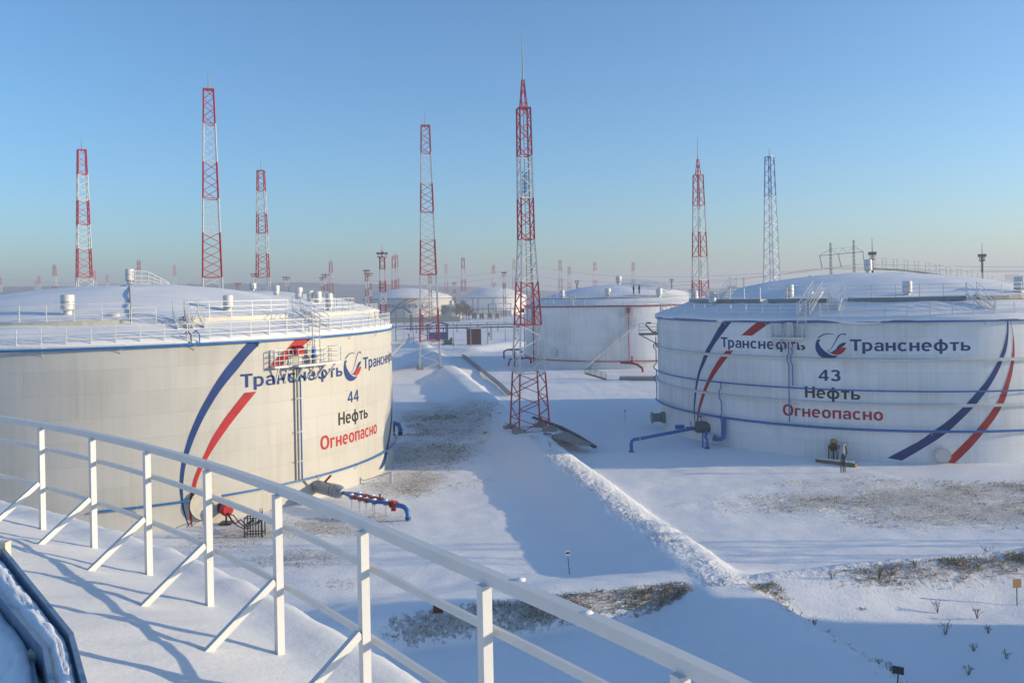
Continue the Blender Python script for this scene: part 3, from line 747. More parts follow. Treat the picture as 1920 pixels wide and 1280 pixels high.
    for px, w_ in ((335, 8), (362, 8)):
        th_ = TG(px); stair(t, pol(C, th_, rg + 1.4, dome_z(rg + 1.4) + .1), pol(C, th_, rg - .05, zg + .25), (-math.sin(th_), math.cos(th_), 0), .75, name="steps")
    th_ = TG(560); stair(t, pol(C, th_, rg + 2.6, dome_z(rg + 2.6) + .1), pol(C, th_, rg - .2, zg + .35), (-math.sin(th_), math.cos(th_), 0), .9, name="steps")
    # pipes bent over the rim
    for px in (357, 373):
        th_ = T(px); mb = MB(); mb.tube([pol(C, th_, RT + .2, HT - .1), pol(C, th_, RT + .16, HT + .5), pol(C, th_ - .004, RT - .3, HT + .75), pol(C, th_ - .006, RT - .9, HT + .6)], .045, 6); mb.build("hose_pipe", M_DARK if px < 360 else M_BLUE, t)
    # roof vents
    for px, r, h, rad in ((127, 16.9, 1.55, .44), (428, 17.2, 1.4, .36), (617, 18.2, 1.7, .32), (650, 16.2, 1.4, .34), (664, 14.5, 1.4, .34), (609, 15.5, 1.3, .30), (640, 12.5, 1.2, .28)):
        vent(t, C, THOF(C, r, dome_z(r) + .5, px), r, h, rad)
    vent(t, C, THOF(C, 17.6, dome_z(17.6), 216), 17.6, .42, .5)
    vent(t, C, 0, .05, 1.5, .36, base=HT + DOME + .2); 
    d = Vector((math.cos(R_(25)), math.sin(R_(25)), 0)); wd = Vector((-d.y, d.x, 0)); z0 = HT + DOME + .2
    mb = MB(); mb.box(Vector((C[0], C[1], z0 + .12)) + d * 1.0, (1.5, .9, .08), d, wd)
    for i in range(5): mb.box(Vector((C[0], C[1], z0 + .05 - .02 * i)) + d * (1.95 + .28 * i), (.22, .8, .04), d, wd)
    o = mb.build("roof_steps", M_RAILW, t)
    for sd_ in (-.42, .42):
        hr = MB(); b0 = Vector((C[0], C[1], z0 + .1)) + wd * sd_
        for k in (1.0, .62, .26): hr.beam([b0 + d * .45 + Vector((0, 0, 1.15 * k)), b0 + d * 1.55 + Vector((0, 0, 1.08 * k)), b0 + d * 3.3 + Vector((0, 0, -.25 + .3 * k))], .055)
        hr.build("handrail", M_RAILW, o)
        for f, h_ in ((.45, 1.15), (1.0, 1.1), (1.55, 1.06), (2.0, .8), (2.5, .52), (3.0, .25)): place("post", post_mesh(round(h_, 2), .055, M_RAILW), b0 + d * f - Vector((0, 0, .02)), o)
    mb = MB(); r_ = [pol(C, R_(-65.5), 1 + .8 * i, dome_z(1 + .8 * i) + .24) for i in range(24)]; mb.tube(r_, .05, 6); mb.build("roof_pipe", M_GREY, t)
    # foam platform with red cabinet and caged ladder
    zd = 10.05; ta, tb = T(541, RT, zd), T(617, RT, zd)
    b = balcony(t, C, RT, ta, tb, zd, 1.2, struts=4)
    b2 = balcony(t, C, RT, T(507, RT, zd), ta - .002, zd, .62, struts=2)
    tm = T(556, RT, 10.8); mb = MB()
    e = Vector((math.cos(tm), math.sin(tm), 0)); q = Vector((-e.y, e.x, 0))
    mb.box(pol(C, tm, RT + .22, 10.95), (.4, .7, .5), e, q); mb.add([pol(C, tm, RT + .48, 11.21) + q * .4, pol(C, tm, RT + .02, 11.36) + q * .4, pol(C, tm, RT + .02, 11.36) - q * .4, pol(C, tm, RT + .48, 11.21) - q * .4], [(0, 1, 2, 3), (3, 2, 1, 0)])
    mb.build("red_cabinet", M_LRED, b); mb = MB(); mb.cyl(pol(C, tm + .05, RT + .5, zd), .16, 1.15, 12); mb.lathe(pol(C, tm + .05, RT + .5, zd + .4), [(.28, 0), (.28, .12)], 12); mb.build("foam_chamber", M_BLUE, b)
    mb = MB(); mb.cyl(pol(C, tm + .055, RT + .55, zd), .26, .4, 12); mb.build("valve_body", M_CREAM, b)
    tc = T(587, RT, 11); eq = (-math.sin(tc), math.cos(tc), 0)
    ladder(t, pol(C, tc, RT + .35, zd), pol(C, tc, RT + .35, HT + 1.5), eq, .7)
    rails_line(t, "ladder_rail", [pol(C, tc - .02, RT + .1, HT + .2), pol(C, tc - .02, RT - 2.4, HT + .75)], 1.2); rails_line(t, "ladder_rail", [pol(C, tc + .02, RT + .1, HT + .2), pol(C, tc + .02, RT - 2.4, HT + .75)], 1.2)
    # platform on the far right edge
    balcony(t, C, RT, R_(6), R_(12), 10.55, 1.25, struts=3)
    # round manhole, cover box
    tm, zm = ONCYL(C, RT, 385, 965); mb = MB(); ax = (math.cos(tm), math.sin(tm), 0)
    mb.lathe(pol(C, tm, RT, 1.35), [(.95, 0), (.95, .25), (1.05, .25), (1.05, .33), (0, .33)], 24, ax); mb.build("manhole", M_CREAM, t)
    return t
tank44()

# ---- tank 43 (right)
def tank43():
    C = C43
    t = thing("oil_tank", "big shaded white oil tank numbered 43 on the right with four rings round its wall", "storage tank", C, "round oil tanks of the near row")
    shell(t, C, RT, HT, M_SH43); roof(t, C, RT, DOME, M_RSNOW, lip=.30, seed=2, droop=.28)
    T = lambda px, r=RT, z=HT: THOF(C, r, z, px)
    a0, a1 = R_(-185), R_(5)
    zr = HT - .20; ring(t, C, RT + .22, zr, .085, M_BLUE, a0, a1, "rim_pipe", br=4.6)
    zw1 = ONCYL(C, RT, 1750, 675.5)[1]; zb1 = ONCYL(C, RT, 1750, 733)[1]; zw2 = ONCYL(C, RT, 1750, 760.5)[1]; zb2 = ONCYL(C, RT, 1750, 807.5)[1]
    ledge(t, C, zw1, .30, .20); ledge(t, C, zw2, .26, .17)
    ring(t, C, RT + .36, zb1, .07, M_BLUE, a0, a1, "ring_pipe", br=4.6); ring(t, C, RT + .36, zb2, .11, M_BLUE, a0, a1, "ring_pipe", br=4.6)
    stripe(t, C, RT, [(1358, 598.8), (1345.6, 617.5), (1331.6, 642.5), (1323, 657.3), (1316.7, 675.3), (1309.7, 695.6), (1305.8, 712.8), (1303.75, 726.9), (1301.6, 745.6), (1300.8, 766), (1301.4, 780), (1304.5, 803)],
           [(1375.3, 598.8), (1361, 616.7), (1344, 639.4), (1331.6, 659), (1323, 676.9), (1314.4, 695.6), (1309.7, 712.8), (1306.9, 726.9), (1304.7, 745.6), (1303, 766), (1303, 780), (1305.4, 803)], M_LBLUE, label="tapering blue stripe at the left of the wall")
    stripe(t, C, RT, [(1361, 657.3), (1348.8, 672.2), (1337.8, 689.4), (1326.9, 711.3), (1319, 730), (1312.8, 750.3), (1308, 773.8), (1306.6, 800)], [(1375.3, 657.3), (1363.6, 670.6), (1350.3, 687.8), (1335.5, 709.7), (1326, 728.4), (1318.3, 750.3), (1311, 773.8), (1307.8, 800)], M_LRED, label="tapering red stripe at the left of the wall")
    stripe(t, C, RT, [(1426.9, 598.8), (1408, 612.8), (1390, 628.4)], [(1454, 598.8), (1433, 612.8), (1410.5, 628.9)], M_LRED, label="short red stripe at the rim")
    stripe(t, C, RT, [(1887.8, 595.3), (1888.3, 608.4), (1887.8, 621.6), (1885, 636.9), (1880.7, 653.3), (1874, 670.8), (1866.4, 686), (1856.6, 702.5), (1844.5, 720), (1831, 735), (1811, 757.5), (1790, 777.5), (1770, 793.8), (1752.5, 806), (1727.5, 823.8), (1696, 841), (1663.8, 858)],
           [(1889.4, 595.3), (1891, 608.4), (1891, 623.8), (1889.4, 641.3), (1886.7, 656.6), (1881.7, 670.8), (1875, 688.3), (1867.5, 703.6), (1858, 720), (1848, 735), (1830, 757.5), (1808.8, 780), (1794, 794), (1781, 806), (1758.8, 822.5), (1727.5, 841.9), (1691, 863)], M_LBLUE, label="broad blue stripe curving down to the left")
    stripe(t, C, RT, [(1891.8, 595.3), (1896, 609.5), (1898.7, 626), (1899.3, 641.3), (1898.7, 656.6), (1896.5, 671.9), (1893.8, 687), (1888.9, 704.7), (1884, 720), (1876, 740), (1867.5, 757), (1854, 777), (1840, 795), (1826, 811), (1807.5, 830), (1785, 852), (1770, 866)],
           [(1892.3, 595.3), (1896.7, 609.5), (1899.8, 626), (1901.7, 641.3), (1902.2, 656.6), (1901.7, 671.9), (1899.8, 687), (1897, 703.6), (1892.7, 720), (1887, 742), (1881, 757), (1868, 780), (1854, 799), (1840, 816), (1821, 838), (1805, 854), (1790, 868)], M_LRED, label="broad red stripe curving down at the right")
    word(t, C, RT, "Транснефть", (1352, 649), (1352, 630.5), (1510, 657.5), M_LBLUE, label="blue company name left of the emblem")
    word(t, C, RT, "Транснефть", (1594, 657.5), (1594, 636), (1820, 657), M_LBLUE, label="blue company name right of the emblem")
    word(t, C, RT, "43", (1535, 713.5), (1535, 693), (1576, 714), M_LBLUE, label="blue tank number")
    word(t, C, RT, "Нефть", (1509.5, 745), (1509.5, 724), (1613, 749), M_LBLACK, label="black word under the number")
    word(t, C, RT, "Огнеопасно", (1468, 778), (1468, 757.5), (1656, 788), M_LRED, label="red warning word")
    tl, zlg = ONCYL(C, RT, 1480 + 625 / 8, 600 + 390 / 8); logo(t, C, RT, tl, zlg, 1.0)
    # vertical pipes
    for px, pt, pb, k in ((1480.5, 642, 790, .055), (1487, 642, 722, .05)):
        th, zt = ONCYL(C, RT, px, pt); zb = ONCYL(C, RT, px, pb)[1]
        pts = [pol(C, th, RT + .25, zt)]
        for zz in (zw1,): pts += [pol(C, th, RT + .25, zz + .5), pol(C, th - .004, RT + .42, zz + .2), pol(C, th - .004, RT + .42, zz - .2), pol(C, th, RT + .28, zz - .5)]
        if zb < zw2: pts += [pol(C, th, RT + .38, zw2 + .3), pol(C, th, RT + .38, zb)]
        else: pts.append(pol(C, th, RT + .28, zb))
        mb = MB(); mb.tube(pts, k, 8); mb.build("riser_pipe", M_BLUE, t)
    th, zt = ONCYL(C, RT, 1356, 715); mb = MB(); d = .007
    mb.tube([pol(C, th, RT + .36, zb1), pol(C, th, RT + .3, zw2 + .75), pol(C, th - d, RT + .42, zw2 + .35), pol(C, th - d, RT + .42, zw2 - .25), pol(C, th, RT + .3, zw2 - .6), pol(C, th, RT + .3, zb2 + .3), pol(C, th - d, RT + .45, zb2), pol(C, th, RT + .32, zb2 - .35), pol(C, th, RT + .32, .9)], .055, 8); mb.build("riser_pipe", M_BLUE, t)
    th = ONCYL(C, RT, 1362, 790)[0]; mb = MB(); mb.tube([pol(C, th, RT + .36, zb2), pol(C, th, RT + .36, 1.15), pol(C, th, RT + .45, .85), pol(C, th - .006, RT + .7, .72), pol(C, th - .02, RT + 1.2, .7)], .17, 12); mb.build("feed_pipe", M_BLUE, t)
    # left edge pipe with offsets over the rings
    th = R_(-186 + .0); th = math.atan2(-C[1], -C[0]) - math.acos(RT / math.hypot(C[0], C[1])) + .055
    pts = [pol(C, th, RT + .22, 9.6)]
    for zz in (zw1, zb1 + .2, zw2 + .1): pts += [pol(C, th, RT + .22, zz + .4), pol(C, th, RT + .5, zz + .12), pol(C, th, RT + .5, zz - .12), pol(C, th, RT + .22, zz - .4)]
    pts.append(pol(C, th, RT + .22, zb2)); mb = MB(); mb.tube(pts, .06, 8); mb.build("riser_pipe", M_BLUE, t)
    # railings
    railing(t, "rim_railing", C, RT - .35, HT + .3, R_(-198), R_(-30), h=1.05, sp=1.75)
    rg = RT - 3.6; zg = dome_z(rg) + .55; TG = lambda px: THOF(C, rg, zg, px)
    gallery(t, C, rg - 1.1, rg, R_(-200), TG(1425), zg, deck=M_GREY, sp=2.0); gallery(t, C, rg - 1.1, rg, TG(1440), TG(1555), zg, deck=M_GREY, sp=2.0)
    gallery(t, C, rg - 1.1, rg, TG(1590), TG(1812), zg, deck=M_GREY, sp=2.0); gallery(t, C, rg - 1.1, rg, TG(1838), R_(-35), zg, deck=M_GREY, sp=2.0)
    for px in (1570, 1825):
        th_ = TG(px); stair(t, pol(C, th_, rg + 2.4, dome_z(rg + 2.4) + .2), pol(C, th_, rg - .2, zg + .2), (-math.sin(th_), math.cos(th_), 0), .9, name="steps")
    th_ = TG(1360); stair(t, pol(C, th_ - .05, rg - .5, zg), pol(C, th_ + .03, rg - .6, zg + 1.2), (math.cos(th_), math.sin(th_), 0), .8, name="steps")
    # snow slope stair over the rim to the platform
    tc = T(1508, RT, 11); eq = (-math.sin(tc), math.cos(tc), 0)
    zd = ONCYL(C, RT + .6, 1480, 632)[1]
    b = balcony(t, C, RT, T(1449, RT, zd), T(1511, RT, zd), zd, 1.15, struts=4)
    ladder(t, pol(C, tc, RT + .7, zd), pol(C, tc, RT + .6, HT + 1.6), eq, .75)
    stair(t, pol(C, tc, RT - .2, HT + .5), pol(C, tc - .0, RT - 4.4, HT + 2.4), eq, .9, name="roof_steps")
    mb = MB(); mb.tube([pol(C, T(1473), RT + .4, zd + .1), pol(C, T(1472), RT + .45, zd + .9), pol(C, T(1471), RT + .5, HT - .45), pol(C, T(1474), RT + .45, HT - .2), pol(C, T(1478), RT + .2, HT - .3)], .06, 8); mb.build("foam_pipe", M_BLUE, b)
    mb = MB(); mb.cyl(pol(C, T(1484), RT + .5, zd), .3, 1.3, 14); mb.build("foam_chamber", M_WHITE, b)
    # platform on the left silhouette
    te = math.atan2(-C[1], -C[0]) - math.acos(RT / math.hypot(C[0], C[1])) + .03
    b = balcony(t, C, RT, te - .055, te + .02, 9.95, 2.1, struts=2, deckmat=M_GREY)
    mb = MB(); mb.tube([pol(C, te, RT + .1, 10.1), pol(C, te, RT + .55, 10.1), pol(C, te, RT + 1.3, 10.95), pol(C, te, RT + 1.15, 11.15), pol(C, te, RT + .7, 11.15)], .08, 8); mb.build("foam_pipe", M_DARK, b)
    # vents
    for px, r, h, rad in ((1480, 18.0, 1.6, .41), (1701, 17.2, 1.5, .41), (1912, 17.2, 1.7, .48), (1336, 20.0, 1.6, .36), (1303, 19.0, 1.5, .33)):
        vent(t, C, THOF(C, r, dome_z(r) + .5, px), r, h, rad)
    vent(t, C, 0, .05, 1.7, .42, base=HT + DOME + .1)
    # walkway with railing over the crown of the dome
    pts = []
    for i in range(17):
        s = 1.2 + i * 1.35; x = C[0] + s * .98; y = C[1] + s * .2 + 1.0; r = math.hypot(x - C[0], y - C[1]); pts.append(Vector((x, y, HT + .75 + DOME * (1 - min(r / RT, 1) ** 2) - .022 * i)))
    mb = MB(); mb.beam(pts, .9, .12); o = mb.build("roof_walkway", M_GREY, t)
    for off in (-.42, .42): rails_line(o, "handrail", [p + Vector((0, off, .05)) for p in pts], 1.15, pw=.05, rw=.045)
    # wall manhole with bolts
    tm, zm = ONCYL(C, RT, 1765, 853); ax = Vector((math.cos(tm), math.sin(tm), 0)); mb = MB(); zm = max(zm, .75)
    mb.lathe(pol(C, tm, RT, zm), [(.52, 0), (.52, .28), (.66, .28), (.66, .36), (0, .37)], 24, ax); o = mb.build("manhole", M_WHITE, t)
    x = Vector((-ax.y, ax.x, 0)); bl = MB(); bl.cyl(Vector((0, 0, 0)), .035, .06, 6, ax); me = bl.mesh("bolt", M_GREY)
    for i in range(16):
        a = 2 * math.pi * i / 16; place("bolt", me, pol(C, tm, RT + .36, zm) + x * .59 * math.cos(a) + Vector((0, 0, .59 * math.sin(a))), o)
    # left pipe stub
    tm, zm = ONCYL(C, RT, 1246, 782); mb = MB(); mb.lathe(pol(C, tm, RT, zm), [(.62, 0), (.62, .35), (.45, .35), (.45, 1.3), (.6, 1.3), (.6, 1.42), (0, 1.42)], 20, (math.cos(tm), math.sin(tm), 0)); mb.build("pipe_stub", M_GREY, t)
    return t
tank43()

# ---- own tank under the camera, with the near railing
def own_tank():
    C = COWN
    t = thing("oil_tank", "oil tank underfoot in the foreground, only its snowy roof edge with white railing in view", "storage tank", C, "round oil tanks of the near row")
    shell(t, C, 23.05, HT, M_SH43)
    # roof snow, finer than the others
    seg, t0, t1 = 420, R_(5), R_(100); vs = []; fs = []
    rr = [0, 8, 12, 14] + [14 + .18 * i for i in range(1, 47)] + [22.46, 22.64, 22.82, 23.0, 23.14, 23.24, 23.30, 23.31, 23.22]
    for i, r in enumerate(rr):
        for k in range(seg + 1):
            a = t0 + (t1 - t0) * k / seg; q = Vector((r * math.cos(a), r * math.sin(a), 0))
            z = 12.28 + 3.6 * (1 - (min(r, 22.8) / 22.8) ** 2) + .14 + .035 * noise.noise(q * .7) + .018 * noise.noise(q * 2.3) + .012 * noise.noise(q * 6)
            e = max(0, r - 22.1); z += .022 * noise.noise(q * 1.9) * min(1, max(0, (r - 21.2)))
            rl = r
            if r > 22.6: rl = r + (.03 * noise.noise(q * 1.3) + .02 * noise.noise(q * 4)) * min(1, (r - 22.6) / .5)
            j = len(rr) - 1 - i
            if j < 5: z -= (.0, .30, .14, .055, .015)[4 - j] * 0 + (.32, .2, .1, .045, .015)[j]
            vs.append((C[0] + rl * math.cos(a), C[1] + rl * math.sin(a), z))
    for i in range(len(rr) - 1):
        for k in range(seg): fs.append((i * (seg + 1) + k, (i + 1) * (seg + 1) + k, (i + 1) * (seg + 1) + k + 1, i * (seg + 1) + k + 1))
    mb = MB(); mb.add(vs, fs, True); o = mb.build("roof", M_NSNOW, t); o["label"] = "wind packed snow over the roof edge"
    # railing
    r, zt, h = 22.7, 13.57, 1.12; zb = zt - h
    a0, a1 = R_(6), R_(72)
    rr_ = lambda t: r + .13 * float(ss((R_(37) - t) / R_(7)))
    def garc(dr, z): return [pol(C, a0 + (a1 - a0) * i / 130, rr_(a0 + (a1 - a0) * i / 130) + dr, z) for i in range(131)]
    m = MB(); m.beam(garc(0, zt - .028), .055, .055); rail = m.build("guard_rail", M_RAILW, t); rail["label"] = "white steel railing with square posts and slanted braces"
    for k in (.75, .39):
        m = MB(); m.beam(garc(.03, zb + h * k), .02, .04); m.build("mid_rail", M_RAILW, rail)
    pm = MB(); pm.box((0, 0, (h - .055) / 2 - .15), (.05, .05, h - .055 + .3)); pme = pm.mesh("post", M_RAILW)
    bm_ = MB(); bm_.bar((-.03, 0, .50), (-.62, 0, .06), .04, .045); bme = bm_.mesh("brace", M_RAILW)
    a = 54.68 - 2.56 - 2.96 * 1 + 2.96 * 6
    while a > 8:
        for nm, me in (("post", pme), ("brace", bme)):
            q = place(nm, me, pol(C, R_(a), rr_(R_(a)) - .03, zb), rail); q.rotation_euler.z = R_(a)
        a -= 2.93
    for px, py in ((976, 1086), (1101, 1148)):
        g = G(px, py, zt); cl = MB(); cl.blob(g, (.026, .018, .009), .3, px, 10, 6); cl.build("snow_clump", M_CAPSNOW, rail)
    return t
own_tank()
# snow filled cable trays beside the camera
def tray(label, outer, inner, z, mat_side, full=0.0):
    P = [G(*p, z) for p in outer]; Q = [G(*p, z) for p in inner]; n = len(P)
    t = thing("cable_tray", label, "cable tray", ((P[0] + Q[0]) / 2) - Vector((0, 0, .2)), "snow filled cable trays at the camera's feet")
    mb = MB()
    for A, sgn in ((P, 1), (Q, -1)):
        for i in range(n - 1):
            d = (A[i + 1] - A[i]).normalized(); x = Vector((-d.y, d.x, 0)) * (.012)
            mb.add([A[i] + x, A[i + 1] + x, A[i + 1] + x - Vector((0, 0, .16)), A[i] + x - Vector((0, 0, .16)), A[i] - x, A[i + 1] - x, A[i + 1] - x - Vector((0, 0, .16)), A[i] - x - Vector((0, 0, .16))],
                   [(0, 1, 2, 3), (7, 6, 5, 4), (4, 5, 1, 0), (3, 2, 6, 7), (0, 3, 7, 4), (1, 5, 6, 2)])
    for i in range(n - 1):
        z_ = Vector((0, 0, -.07)); mb.add([P[i] + z_, P[i + 1] + z_, Q[i + 1] + z_, Q[i] + z_], [(0, 1, 2, 3)])
    mb.build("channel", mat_side, t)
    if full < .5:
        sp_ = MB()
        for i in range(n - 1):
            d = (Q[i + 1] - Q[i]).normalized(); x = Vector((-d.y, d.x, 0)) * .016; dn = Vector((0, 0, .15))
            sp_.add([Q[i] + x - dn * .12, Q[i + 1] + x - dn * .12, Q[i + 1] + x - dn * 1.25, Q[i] + x - dn * 1.25, Q[i] + x * 1.6 - dn * .12, Q[i + 1] + x * 1.6 - dn * .12, Q[i + 1] + x * 1.6 - dn * 1.25, Q[i] + x * 1.6 - dn * 1.25], [(3, 2, 1, 0), (4, 5, 6, 7), (0, 1, 5, 4), (2, 3, 7, 6)])
        sp_.build("side_plate", M_CREAM, t)
    # snow fill
    m = 80; wv = 12; vs = []; fs = []
    L_ = [0.0]
    for i in range(n - 1): L_.append(L_[-1] + (P[i + 1] - P[i]).length)
    for i in range(m + 1):
        s = L_[-1] * i / m; j = max(k for k in range(n - 1) if L_[k] <= s + 1e-6); u = (s - L_[j]) / (L_[j + 1] - L_[j])
        a, b = P[j].lerp(P[j + 1], u), Q[j].lerp(Q[j + 1], u)
        e0 = .17 * (1 - full) + .09 * (1 - full) * noise.noise((s * 3.1, z * 9, 0)) + .06 * (1 - full) * noise.noise((s * 11, z, 3)); e1 = .98
        for k in range(wv + 1):
            w_ = e0 + (e1 - e0) * k / wv; bump = .062 * math.sin(math.pi * min(1, k / wv * .93 + .07)) ** .5 + .012 * noise.noise((s * 9, k * .7, z)) + .006 * noise.noise((s * 30, k * 1.3, z))
            if k == 0: bump = -.004
            vs.append(a.lerp(b, w_) + Vector((0, 0, -.066 + .062 * full + bump)))
    for i in range(m):
        for k in range(wv): fs.append((i * (wv + 1) + k, i * (wv + 1) + k + 1, (i + 1) * (wv + 1) + k + 1, (i + 1) * (wv + 1) + k))
    sn = MB(); sn.add(vs, fs, True); sn.build("snow_fill", M_CAPSNOW, t)
    return t
M_TRAY = paint("blue_grey_tray_steel", (.24, .32, .42), .4, .3, var=.15, scale=12, bump=.002)
ta = tray("right one of two grey cable trays half filled with snow at bottom left", [(-80, 925), (-40, 972), (133, 1186), (196, 1420)], [(-150, 985), (-90, 1008), (84, 1212), (130, 1440)], 13.10, M_TRAY)
tb = tray("snow buried cable tray at the very bottom left corner, left of the other tray", [(-150, 1020), (-40, 1083), (54, 1214), (95, 1430)], [(-260, 1100), (-160, 1135), (-40, 1270), (-10, 1470)], 13.0, M_TRAY, .93)
mb = MB(); p, q = G(52, 1228, 13.0), G(95, 1226, 13.0); mb.bar(p, q, .10, .05); mb.bar(p - Vector((0, 0, .06)), p - Vector((0, 0, .6)), .06); mb.bar(q - Vector((0, 0, .06)), q - Vector((0, 0, .6)), .06); mb.build("cross_bar", M_CREAM, ta)
mb = MB(); p = G(6, 1020, 13.12); mb.bar(p - Vector((0, 0, .5)), p + Vector((0, 0, .02)), .07); mb.build("support_post", M_CREAM, ta)

# ---- fourth tank of the block, right of the frame: it throws the long shadow across the near bank
def plain_tank(label, C, R, mat, rise=DOME, H=HT, seed=5, group="round oil tanks of the near row"):
    t = thing("oil_tank", label, "storage tank", C, group); shell(t, C, R, H, mat, 96)
    roof(t, C, R, rise, M_RSNOW, lip=.1, seed=seed, seg=72, rings=10, droop=.1); return t
t4 = plain_tank("white oil tank right of the view whose shadow crosses the near bank", C4TH, RT, M_SH43, seed=6)

# ---- third tank, with dark red pipes
def tank3():
    C, R = C3, R3
    t = plain_tank("white oil tank with dark red pipes and a wall stair behind the middle mast", C, R, M_SH43, seed=3, group="round oil tanks further back")
    te = math.atan2(-C[1], -C[0]) - math.acos(R / math.hypot(C[0], C[1]))
    ring(t, C, R + .2, HT - .05, .13, M_REDP, te - .2, te + 2.9, "rim_pipe", Rw=R)
    z2 = ONCYL(C, R, 1100, 677)[1]; ring(t, C, R + .3, z2, .09, M_REDP, te - .1, te + 2.9, "ring_pipe", br=5, Rw=R)
    th = ONCYL(C, R, 1179, 640)[0]; mb = MB(); mb.tube([pol(C, th, R + .25, 10.8), pol(C, th, R + .25, z2)], .075, 8); mb.build("riser_pipe", M_REDP, t)
    th0 = ONCYL(C, R, 1003, 640)[0]; mb = MB(); mb.tube([pol(C, th0, R + .35, HT - .2), pol(C, th0, R + .35, .9), pol(C, th0 - .01, R + 1.0, .5)], .12, 8); mb.build("riser_pipe", M_REDP, t)
    th1 = ONCYL(C, R, 984, 640)[0]; mb = MB(); mb.tube([pol(C, th1, R + .2, HT - .6), pol(C, th1, R + .2, z2)], .09, 8); mb.build("riser_pipe", M_REDP, t)
    for tt, w_ in ((th, .7), (th1, .9)):
        mb = MB(); e = Vector((math.cos(tt), math.sin(tt), 0)); mb.box(pol(C, tt, R + .45, 11.0), (.6, w_, .75), e, Vector((-e.y, e.x, 0))); mb.box(pol(C, tt, R + .45, 11.5), (1.0, w_ * 1.3, .12), e, Vector((-e.y, e.x, 0))); mb.build("foam_box", M_REDP, t)
    balcony(t, C, R, ONCYL(C, R, 1161, 590)[0], ONCYL(C, R, 1187, 590)[0], 10.0, 1.2, struts=3)
    # stair following the wall
    a0, zz0 = ONCYL(C, R, 1099, 692); a1, zz1 = ONCYL(C, R, 1196, 605)
    n = 3; prev = None
    for i in range(n):
        u0, u1 = i / n, (i + 1) / n - .03
        p0 = pol(C, a0 + (a1 - a0) * u0, R + .75, max(zz0, .1) + (zz1 - max(zz0, .1)) * u0); p1 = pol(C, a0 + (a1 - a0) * u1, R + .75, max(zz0, .1) + (zz1 - max(zz0, .1)) * u1)
        th_ = a0 + (a1 - a0) * u1; stair(t, p0, p1, (math.cos(th_), math.sin(th_), 0), .9, name="wall_stair", thick=2.0, mat=paint("bright_white_paint", (.82, .81, .78), .4, var=.04, bump=0))
    railing(t, "rim_railing", C, R - .2, HT + .2, te - .1, te + 2.6, h=1.1, sp=2.4, pw=.07, rw=.05)
    rg = R - 3.2; zg = HT + .06 + DOME * (1 - (rg / R) ** 2) + .3
    o = gallery(t, C, rg - 1, rg, te + .2, te + 2.4, zg, deck=M_GREY, sp=2.4, legs=False)
    for px, r, h, rad in ((1054, 16.5, 1.9, .5), (1140, 16.0, 1.9, .6), (1236, 16.5, 1.9, .6)):
        vent(t, C, THOF(C, r, 13.6, px), r, h, rad, base=HT + .1 + DOME * (1 - (r / R) ** 2))
    vent(t, C, 0, .05, 1.9, .6, base=HT + DOME + .15); centre_stair(t, C, R_(-48), length=13)
    # white switch cabinet between railings
    tt = THOF(C, R - 1.6, 13, 1073); mb = MB(); mb.box(pol(C, tt, R - 1.6, 13.4), (.6, 1.3, 2.0)); mb.build("cabinet", M_WHITE, t)
    tm, zm = ONCYL(C, R, 1040, 663); mb = MB(); mb.lathe(pol(C, tm, R, 3.1), [(.7, 0), (.7, .25), (.82, .25), (.82, .35), (0, .35)], 20, (math.cos(tm), math.sin(tm), 0)); mb.build("manhole", M_WHITE, t)
    return t, th0
tk3, th3 = tank3()
# ---- tank hidden behind tank 44
def tank_back():
    t = plain_tank("oil tank mostly hidden behind tank 44, its snowy roof and vent just showing over it", CBACK, RT, M_SH44, seed=8, group="round oil tanks further back")
    C = CBACK; vent(t, C, 0, .05, 1.6, .6, base=HT + DOME + .1); centre_stair(t, C, R_(-8), length=14)
    railing(t, "rim_railing", C, RT - .3, HT + .2, R_(-60), R_(60), h=1.1, sp=2.6, pw=.07, rw=.05)
    return t
tank_back()
# ---- far tanks
def far_tank(label, C, R, H, rise, mat, pipes, names=False):
    t = thing("oil_tank", label, "storage tank", C, "round oil tanks further back")
    global HT
    h0 = HT; HT = H
    shell(t, C, R, H, mat, 96); roof(t, C, R, rise, M_RSNOW, lip=.1, seed=int(C[1]) % 9, seg=72, rings=10, droop=.05)
    te = math.atan2(-C[1], -C[0]) - math.acos(R / math.hypot(C[0], C[1]))
    railing(t, "rim_railing", C, R - .3, H + .1, te + .2, te + 2.7, h=1.5, sp=5, pw=.12, rw=.1)
    ring(t, C, R + .3, H - .8, .2, pipes, te, te + 2.9, "rim_pipe", Rw=R)
    HT = h0; return t, te
tf, te = far_tank("far oil tank with a blue name and red stripe beyond the beige concrete fence", Vector((-69.0, 560.0, 0)), 29.0, 13.2, 6.0, M_SH44, M_GREY)
Cf = Vector((-69.0, 560.0, 0)); Rf = 29.0
word(tf, Cf, Rf, "ТРАНСНЕФТЬ", (723, 577.5), (723, 570.5), (783, 577), M_LBLUE, off=.15, label="blue company name in capitals")
stripe(tf, Cf, Rf, [(776, 561.5), (752, 571)], [(783, 561), (759, 570)], M_LRED, off=.1, label="red stripe above the name"); stripe(tf, Cf, Rf, [(762, 561.5), (744, 571)], [(767, 561.5), (749, 570.5)], M_LBLUE, off=.1, label="dark blue stripe above the name")
tl, zlg = ONCYL(Cf, Rf, 797, 573); logo(tf, Cf, Rf, tl, zlg, 1.9, off=.2)
tg, te = far_tank("far shaded oil tank with blue pipes behind the row of yellow trucks", Vector((-13.0, 610.0, 0)), 24.0, 12.5, 6.4, M_SH43, M_BLUE)
Cg = Vector((-13.0, 610.0, 0))
